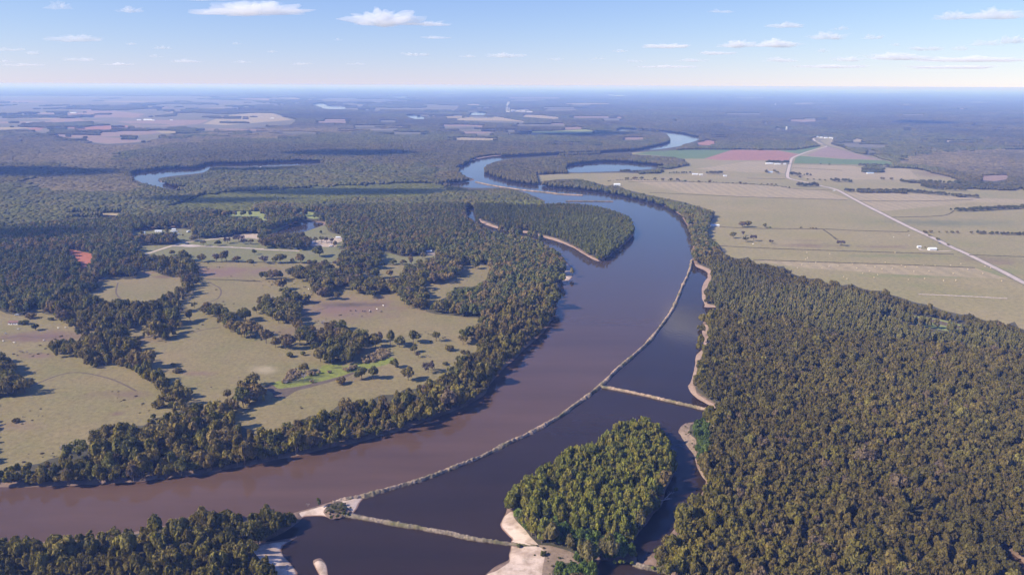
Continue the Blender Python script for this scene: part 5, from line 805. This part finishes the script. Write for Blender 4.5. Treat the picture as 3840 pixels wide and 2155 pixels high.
# mill with stacks
b, s1 = dims('T10', 1340, 852, 1.0); mill = link('paper_mill', None, None, (b[0], b[1], 0)); tag(mill, 'distant mill with tall stacks and white buildings among the woods', 'factory')
for x0, w_, h_, d_ in ((-95, 22, 9, 60), (-65, 30, 20, 80), (-30, 40, 13, 90), (15, 30, 17, 70), (55, 45, 9, 90)): link('building', MB().box(x0 * s1, (x0 + w_) * s1, 0, d_ * 2, 0, h_ * s1).me('building', M['concrete']), mill)
for x0, h_ in ((-97, 42), (-86, 46), (-76, 40)): link('stack', MB().cyl((x0 * s1, -20, 0), (x0 * s1, -20, h_ * s1), 2.2 * s1, 1.6 * s1, 10).me('stack', M['whitewall']), mill)
def soft_volume(name, col, dens, absorb=(1, 1, 1)):
    m = bpy.data.materials.new(name); m.use_nodes = True; nt = m.node_tree; nt.nodes.remove(nt.nodes['Principled BSDF']); v = nt.nodes.new('ShaderNodeVolumePrincipled'); v.inputs['Color'].default_value = (*col, 1); v.inputs['Density'].default_value = dens; v.inputs['Anisotropy'].default_value = 0.0; v.inputs['Absorption Color'].default_value = (*absorb, 1)
    nt.links.new(v.outputs[0], nt.nodes['Material Output'].inputs['Volume']); return m
iv, it = ico(4)
pl = np.stack([iv[:, 0] * (9 + 5 * iv[:, 2]) + 9 * iv[:, 2], iv[:, 1] * 8, iv[:, 2] * 20 + 18], 1) * s1 * (1 + .5 * (fbm(iv * 3) - .45))[:, None]
tag(link('steam_plume', mesh('steam_plume', pl, it, soft_volume('steam', (1, 1, 1), .03)), None, (b[0] - 86 * s1, b[1] - 20, 46 * s1)), 'white steam plume rising from the mill stacks', kind='stuff')
def car_parts(body):
    m = MB(); prof = [(-2.1, .35), (-2.15, .8), (-1.2, .95), (-.6, 1.45), (.9, 1.45), (1.5, .95), (2.1, .85), (2.15, .35)]; V = [(x, y, z) for y in (-.85, .85) for x, z in prof]; n = len(prof); m.add(V, [tuple(range(n)), tuple(range(2 * n - 1, n - 1, -1))] + [(k, n + k, n + (k + 1) % n, (k + 1) % n) for k in range(n)]); g = MB().box(-.55, .85, -.87, .87, 1.0, 1.38); w = MB().cyl((0, -.12, 0), (0, .12, 0), .33, .33, 12)
    return m.me('body', M[body]), g.me('window', M['glass']), w.me('wheel', M['tyre'])
def car(f, x, y, rz, label, body, sc=1.0, nm='car'):
    a, g, w = CP[body]; p = unproj([K(f, x, y)])[0]; r = link(nm, None, None, (p[0], p[1], .2), rz); r.scale = (sc,) * 3; tag(r, label, nm); link('body', a, r); link('window', g, r)
    for X in (-1.35, 1.35):
        for Y in (-.8, .8): link('wheel', w, r, (X, Y, .33))
CP = {k: car_parts(k) for k in ('carwhite', 'cardark')}
car('R', 812, 584, 2.3, 'white pickup stopped on the highway near the hedge', 'carwhite', 1.5); car('R', 1790, 1072, 2.2, 'small dark car driving on the highway above the farmhouse', 'cardark', 1.2); car('A', 170, 1078, .2, 'white car parked in the shade by the brown roofed house', 'carwhite', 1.3); car('B', 555, 413, 0, 'white van at the end of the grey lane', 'carwhite', 1.5); car('B', 910, 390, .2, 'white truck beside the thin bare trees', 'carwhite', 1.6); car('B', 930, 386, .2, 'dark car next to the white truck', 'cardark', 1.2); car('A', 1880, 364, .1, 'dark truck on the gravel lot at the road fork', 'cardark', 1.8)
def caravan(f, x, y, rz, label):
    p = unproj([K(f, x, y)])[0]; r = link('caravan', None, None, (p[0], p[1], 0), rz); tag(r, label, 'caravan', 'caravans on the lawn'); link('body', CV[0], r); link('window', CV[1], r); link('roof', CV[3], r)
    for Y in (-1.15, 1.15): link('wheel', CV[2], r, (0, Y, .4))
cvb = MB(); pr = [(-5, .6), (-5.1, 2.4), (-4.6, 3.1), (4.6, 3.1), (5.1, 2.2), (4.9, .6)]; n_ = len(pr); cvb.add([(x, y, z) for y in (-1.3, 1.3) for x, z in pr], [tuple(range(n_)), tuple(range(2 * n_ - 1, n_ - 1, -1))] + [(k, n_ + k, n_ + (k + 1) % n_, (k + 1) % n_) for k in range(n_)])
CV = [cvb.me('body', M['carwhite']), MB().box(-3, 3, -1.33, 1.33, 1.6, 2.2).me('window', M['glass']), MB().cyl((0, -.15, 0), (0, .15, 0), .4, .4, 12).me('wheel', M['tyre']), MB().box(-4.5, 4.5, -1.2, 1.2, 3.1, 3.25).me('roof', M['metalroof'])]
for k, (x, y, lb) in enumerate([(1738, 243, 'white caravan at the back of the group below the shed'), (1760, 246, 'white caravan right of the one below the shed'), (1780, 272, 'white caravan at the right end of the front row'), (1732, 270, 'white caravan in the middle of the front row'), (1672, 268, 'white caravan apart at the left of the group'), (1892, 244, 'dark shaded caravan far right on the lawn'), (1962, 248, 'caravan nearest the trees at the right of the lawn'), (1750, 268, 'white caravan tucked between the front two')]): caravan('A', x, y, .3 * k, lb)
# hay bales
bm_ = MB(); bm_.cyl((0, -.75, .85), (0, .75, .85), .85, .85, 14); BALE = bm_.me('hay_bale', M['straw'])
bl = [(560, 1157), (1375, 1157), (770, 1170), (565, 1205), (545, 1222), (515, 1270), (640, 1250), (765, 1288), (470, 1300), (850, 1282), (1020, 1305), (1110, 1275), (1190, 1290), (1255, 1310), (1285, 1248), (1350, 1308), (1435, 1275), (1470, 1290), (1500, 1410), (1580, 1290), (1650, 1400), (1690, 1330), (1825, 1418), (1890, 1275), (1915, 1352), (1985, 1262), (2050, 1312), (2190, 1352), (2210, 1285), (2365, 1420), (900, 1382), (930, 1402), (1075, 1350), (1180, 1390), (1215, 1365), (1640, 1275), (1745, 1280), (1940, 1415), (2260, 1300), (1140, 1330), (1550, 1332), (980, 1265), (700, 1300)]
for k, (x, y) in enumerate(bl):
    p = unproj([K('R', x, y)])[0]; o = link('hay_bale', BALE, None, (p[0], p[1], 0), rng.random() * 3.1)
    tag(o, 'straw bale ' + ('above the first fence line' if y < 1180 else 'between the two dark fence lines' if y < 1245 else 'below the middle fence line' if y < 1320 else 'near the forest edge') + (' towards the river' if x < 900 else ' towards the highway' if x > 1700 else ''), 'hay bale', 'round bales scattered over the hay pasture')
def cow_me(m):
    import bmesh
    sk = [(0, 0, .95), (-.8, 0, 1.0), (.6, 0, 1.0), (1.0, 0, 1.15), (1.35, 0, 1.1), (1.6, 0, .95), (-.75, .28, .55), (-.78, .28, 0), (-.75, -.28, .55), (-.78, -.28, 0), (.6, .26, .5), (.6, .26, 0), (.6, -.26, .5), (.6, -.26, 0), (-1.05, 0, .9), (-1.1, 0, .4)]; ed = [(0, 1), (0, 2), (2, 3), (3, 4), (4, 5), (1, 6), (6, 7), (1, 8), (8, 9), (2, 10), (10, 11), (2, 12), (12, 13), (1, 14), (14, 15)]; ra = [.42, .36, .38, .22, .19, .11, .14, .08, .14, .08, .12, .08, .12, .08, .05, .03]
    e = bpy.data.meshes.new('cow'); e.from_pydata(sk, ed, []); o = bpy.data.objects.new('cow', e); COL.objects.link(o); sm_ = o.modifiers.new('s', 'SKIN')
    for v, r_ in zip(e.skin_vertices[0].data, ra): v.radius = (r_, r_)
    o.modifiers.new('d', 'SUBSURF').levels = 1; dg = bpy.context.evaluated_depsgraph_get(); q = bpy.data.meshes.new_from_object(o.evaluated_get(dg)); q.materials.clear(); q.materials.append(m); bpy.data.objects.remove(o); return q
CW = [cow_me(M['cowwhite']), cow_me(M['cowdark'])]
cows = [('A', 190, 1222, 0), ('A', 585, 1209, 0), ('A', 662, 1207, 0), ('A', 55, 1264, 0), ('A', 440, 1334, 0), ('A', 145, 1357, 0), ('A', 32, 1340, 0), ('A', 405, 1385, 1), ('D', 1302, 180, 0), ('D', 1375, 162, 0), ('D', 1232, 182, 1), ('D', 1255, 184, 1), ('D', 1112, 180, 1), ('D', 1160, 177, 1), ('D', 1420, 188, 1), ('D', 1440, 128, 0), ('D', 1305, 186, 1), ('B', 688, 818, 0), ('B', 560, 888, 0), ('B', 640, 796, 1), ('B', 660, 798, 1), ('A', 2320, 690, 1), ('A', 2170, 825, 1), ('A', 2090, 560, 1), ('A', 2550, 580, 1), ('R', 57, 1080, 0), ('R', 1362, 1015, 0), ('R', 1505, 1000, 0)]
for f, x, y, d in cows:
    p = unproj([K(f, x, y)])[0]; o = link('cow', CW[d], None, (p[0], p[1], 0), rng.random() * 6.28, (1.25,) * 3); tag(o, ('dark' if d else 'white') + ' cow grazing ' + ('on the pasture left of the middle wood' if f == 'A' and x < 700 else 'on the red worn patch' if f == 'D' else 'beside the highway pasture' if f == 'R' else 'on the open middle pasture'), 'cow', 'cattle on the pastures')
# driftwood
for f, x, y, rz, L, lb in [('T02', 2165, 1400, 1.9, 14, 'bleached driftwood log on the spit by the lower left wood'), ('I', 1830, 680, .9, 12, 'bleached fallen tree in the shaded water beside the near island'), ('I', 1800, 720, .4, 9, 'pale driftwood snag below the fallen tree')]:
    p = unproj([K(f, x, y)])[0]; m = MB().cyl((-L / 2, 0, .3), (L / 2, .5, .5), .45, .2, 7)
    for k in range(4): m.cyl((L * (.1 * k), 0, .4), (L * (.1 * k) + 2, (-1) ** k * 2.2, 1.6), .16, .05, 5)
    tag(link('driftwood_log', m.me('driftwood_log', M['deadbark']), None, (p[0], p[1], -1.9), rz), lb, 'driftwood')
# ------------------------------------------------------------------ clouds, haze, sky, sun
CL = [(640, 34, 305, 34), (965, 62, 225, 46), (1085, 64, 130, 14), (150, 22, 72, 22), (325, 31, 72, 18), (195, 104, 132, 18), (330, 113, 30, 7), (412, 123, 56, 10), (25, 128, 62, 10), (85, 137, 40, 9), (470, 157, 100, 11), (390, 144, 40, 9), (205, 153, 84, 9), (15, 157, 40, 7), (605, 158, 60, 8), (595, 112, 30, 7), (685, 132, 28, 7), (1100, 97, 84, 8), (1045, 140, 80, 10), (1275, 144, 112, 15), (1180, 144, 52, 8), (1815, 32, 76, 9), (1977, 69, 108, 15), (2112, 75, 52, 13), (2085, 98, 118, 22), (2195, 98, 52, 13), (1855, 118, 110, 22), (1960, 117, 130, 22), (1685, 120, 142, 12), (1800, 137, 112, 9), (2250, 115, 30, 7), (2072, 131, 34, 10), (2330, 127, 92, 11), (2422, 126, 64, 13), (2485, 114, 90, 18), (2550, 108, 70, 20), (2400, 48, 110, 24), (2500, 46, 150, 30), (2135, 154, 100, 14), (2260, 150, 190, 20), (2460, 154, 250, 16), (1960, 155, 112, 13), (1740, 155, 90, 9), (1600, 157, 50, 8), (500, -2, 250, 10), (850, 102, 26, 8), (755, 163, 60, 7), (900, 163, 60, 7), (1400, 152, 60, 8), (1500, 150, 50, 7), (1560, 131, 50, 8), (2100, 170, 200, 8), (2400, 172, 260, 8), (1680, 170, 160, 7), (60, 166, 90, 7), (300, 164, 90, 7)]
# clouds overhead whose shadows lie on the woods
sdir = Vector((-math.cos(math.radians(36)) * math.cos(math.radians(18)), -math.cos(math.radians(36)) * math.sin(math.radians(18)), math.sin(math.radians(36))))
CM = {}
OVER = [(70, 436, 330, 130), (900, 484, 330, 60), (560, 505, 160, 40), (900, 388, 260, 150), (1450, 338, 330, 300), (640, 430, 120, 60), (2330, 310, 260, 260), (60, 600, 120, 50)]
for k, (u, v, rx, ry) in enumerate(OVER):
    b = unproj([(u, v)])[0]; t = 1600 / sdir.z; g = np.random.default_rng(70 + k); dirs = iv; nz = fbm(iv * 2.2 + k * 9.1, 5); V = iv * (1 + 1.2 * (nz - .45))[:, None] * [rx, ry, 90]
    o = link('cloud', mesh('cloud', V, it, CM.setdefault('over', soft_volume('overhead_cloud_vapour', (1, 1, 1), .011))), None, (b[0] + sdir.x * t, b[1] + sdir.y * t, 1600))
    tag(o, ['broad', 'long', 'small', 'wide'][k % 4] + ' fair weather cloud overhead shading the ' + ['left woods', 'green scrub plain', 'green field edge', 'woods before the river bend', 'far woods beyond the bend', 'oxbow woods', 'far right woods', 'red clay woods'][k], 'cloud', 'fair weather clouds')
for k, (u, v, w, h) in enumerate(CL):
    d = RM @ np.array([(u - 1288) / FPX, -(v - 723) / FPX, -1.0]); d /= np.linalg.norm(d); el = math.asin(d[2]); dist = min(1250 / max(math.tan(el), .012), 90000); p = d * dist / math.cos(el); W = w / FPX * dist * .5; Hh = h / FPX * dist * .55
    g = np.random.default_rng(900 + k); n = max(5, min(16, int(w / 14))); n = max(n, 5); cs = np.stack([np.linspace(-.8, .8, n) + g.normal(size=n) * .05, g.normal(size=n) * .12, .05 + .25 * g.random(n)], 1); rs = (.22 + .2 * g.random(n)) * (1 - .55 * np.abs(cs[:, 0]))
    q = iv.copy(); r = np.zeros(len(q)); q2 = q / np.array([1, .9, .9])
    # star-shaped union of puffs
    dirs = q / np.linalg.norm(q, axis=1)[:, None]
    for c, rr in zip(cs * [1, 1, .6], rs):
        bq = dirs @ c; disc = bq ** 2 - (c @ c - rr ** 2); r = np.maximum(r, np.where(disc > 0, bq + np.sqrt(np.maximum(disc, 0)), 0))
    nz = fbm(dirs * [4, 7, 7] + k * 3.1, 5); r = np.maximum(r, .13) * np.clip(1 + 1.9 * (nz - .45), .3, 2); V = dirs * r[:, None]; ext = np.abs(V[:, 0]).max(); zmax = V[:, 2].max()
    V = V * [W / ext, W * .75 / ext, 1]; V[:, 2] = np.where(V[:, 2] > 0, V[:, 2] / zmax * Hh * 1.5, V[:, 2] / zmax * Hh * .5)
    left = u < 1150; kk = 2 if h > 20 else 1 if h > 11 else 0; key = (kk, int(dist / 9000))
    if key not in CM: CM[key] = soft_volume('cloud_vapour', (1, 1, 1), {2: .52, 1: .34, 0: .24}[kk] / max(Hh, 60))
    o = link('cloud', mesh('cloud', V, it, CM[key]), None, (p[0], p[1], H + p[2]))
    tag(o, ' '.join([('large' if w > 180 else 'small' if w < 60 else 'mid sized'), ('puffy white' if h > 15 else 'flat thin'), 'cloud', ('low over the horizon' if v > 125 else 'high up' if v < 60 else 'midway up the sky'), ('above the left plain' if u < 430 else 'left of centre' if u < 1000 else 'over the river bend' if u < 1500 else 'over the right woods' if u < 2150 else 'above the far right')]), 'cloud', 'fair weather clouds')
names = {}
for o in [o for o in COL.objects if o.name.startswith(('cloud', 'hay_bale', 'cow', 'far_barn', 'town_building')) and o.parent is None and 'label' in o]: names.setdefault(o['label'], []).append(o)
for lb, v in names.items():
    if len(v) > 1:
        v.sort(key=lambda o: o.location.x / o.location.y)
        for i, o in enumerate(v): o['label'] = ('leftmost ' if i == 0 else 'rightmost ' if i == len(v) - 1 else ORD[min(i, 25)] + ' from left ') + lb
hz = MB().box(-XF - 500, XF + 500, -500, FAR + 500, -9, H + 3).me('haze', soft_volume('hazy_air', HAZE_C, HAZE_D, (.9, .92, 1))); tag(link('haze', hz), 'thin blue haze over the plain', kind='stuff')
AZ = math.radians(18); EL = math.radians(36)      # sun to the left of the view, a little behind
sd_ = Vector((-math.cos(EL) * math.cos(AZ), -math.cos(EL) * math.sin(AZ), math.sin(EL)))
sun = bpy.data.lights.new('sun', 'SUN'); sun.energy = SUN_E; sun.angle = math.radians(.53); sun.color = SUN_C; so = link('sun', sun); so.rotation_euler = sd_.to_track_quat('Z', 'Y').to_euler()
wd = bpy.data.worlds.new('World'); S.world = wd; wd.use_nodes = True; nt = wd.node_tree; bg = nt.nodes['Background']; sky = nt.nodes.new('ShaderNodeTexSky'); sky.sky_type = 'NISHITA'; sky.sun_disc = False; sky.sun_elevation = EL; sky.sun_rotation = math.atan2(sd_.x, sd_.y); sky.altitude = ALT; sky.air_density = AIR; sky.dust_density = DUST; sky.ozone_density = OZ
nt.links.new(mix(nt, 1.0, mix(nt, 1.0, sky.outputs[0], SKY_T, 'MULTIPLY'), (.25, .75, 5.0), 'ADD'), bg.inputs[0]); bg.inputs[1].default_value = SKY_E
S.view_settings.view_transform = 'Standard'; S.view_settings.look = 'None'; S.view_settings.exposure = EXPO; S.view_settings.gamma = 1
cy_ = S.cycles; cy_.use_denoising = True; cy_.max_bounces = 12; cy_.diffuse_bounces = 2; cy_.glossy_bounces = 2; cy_.transmission_bounces = 2; cy_.volume_bounces = 10; cy_.transparent_max_bounces = 8; cy_.caustics_reflective = False; cy_.caustics_refractive = False
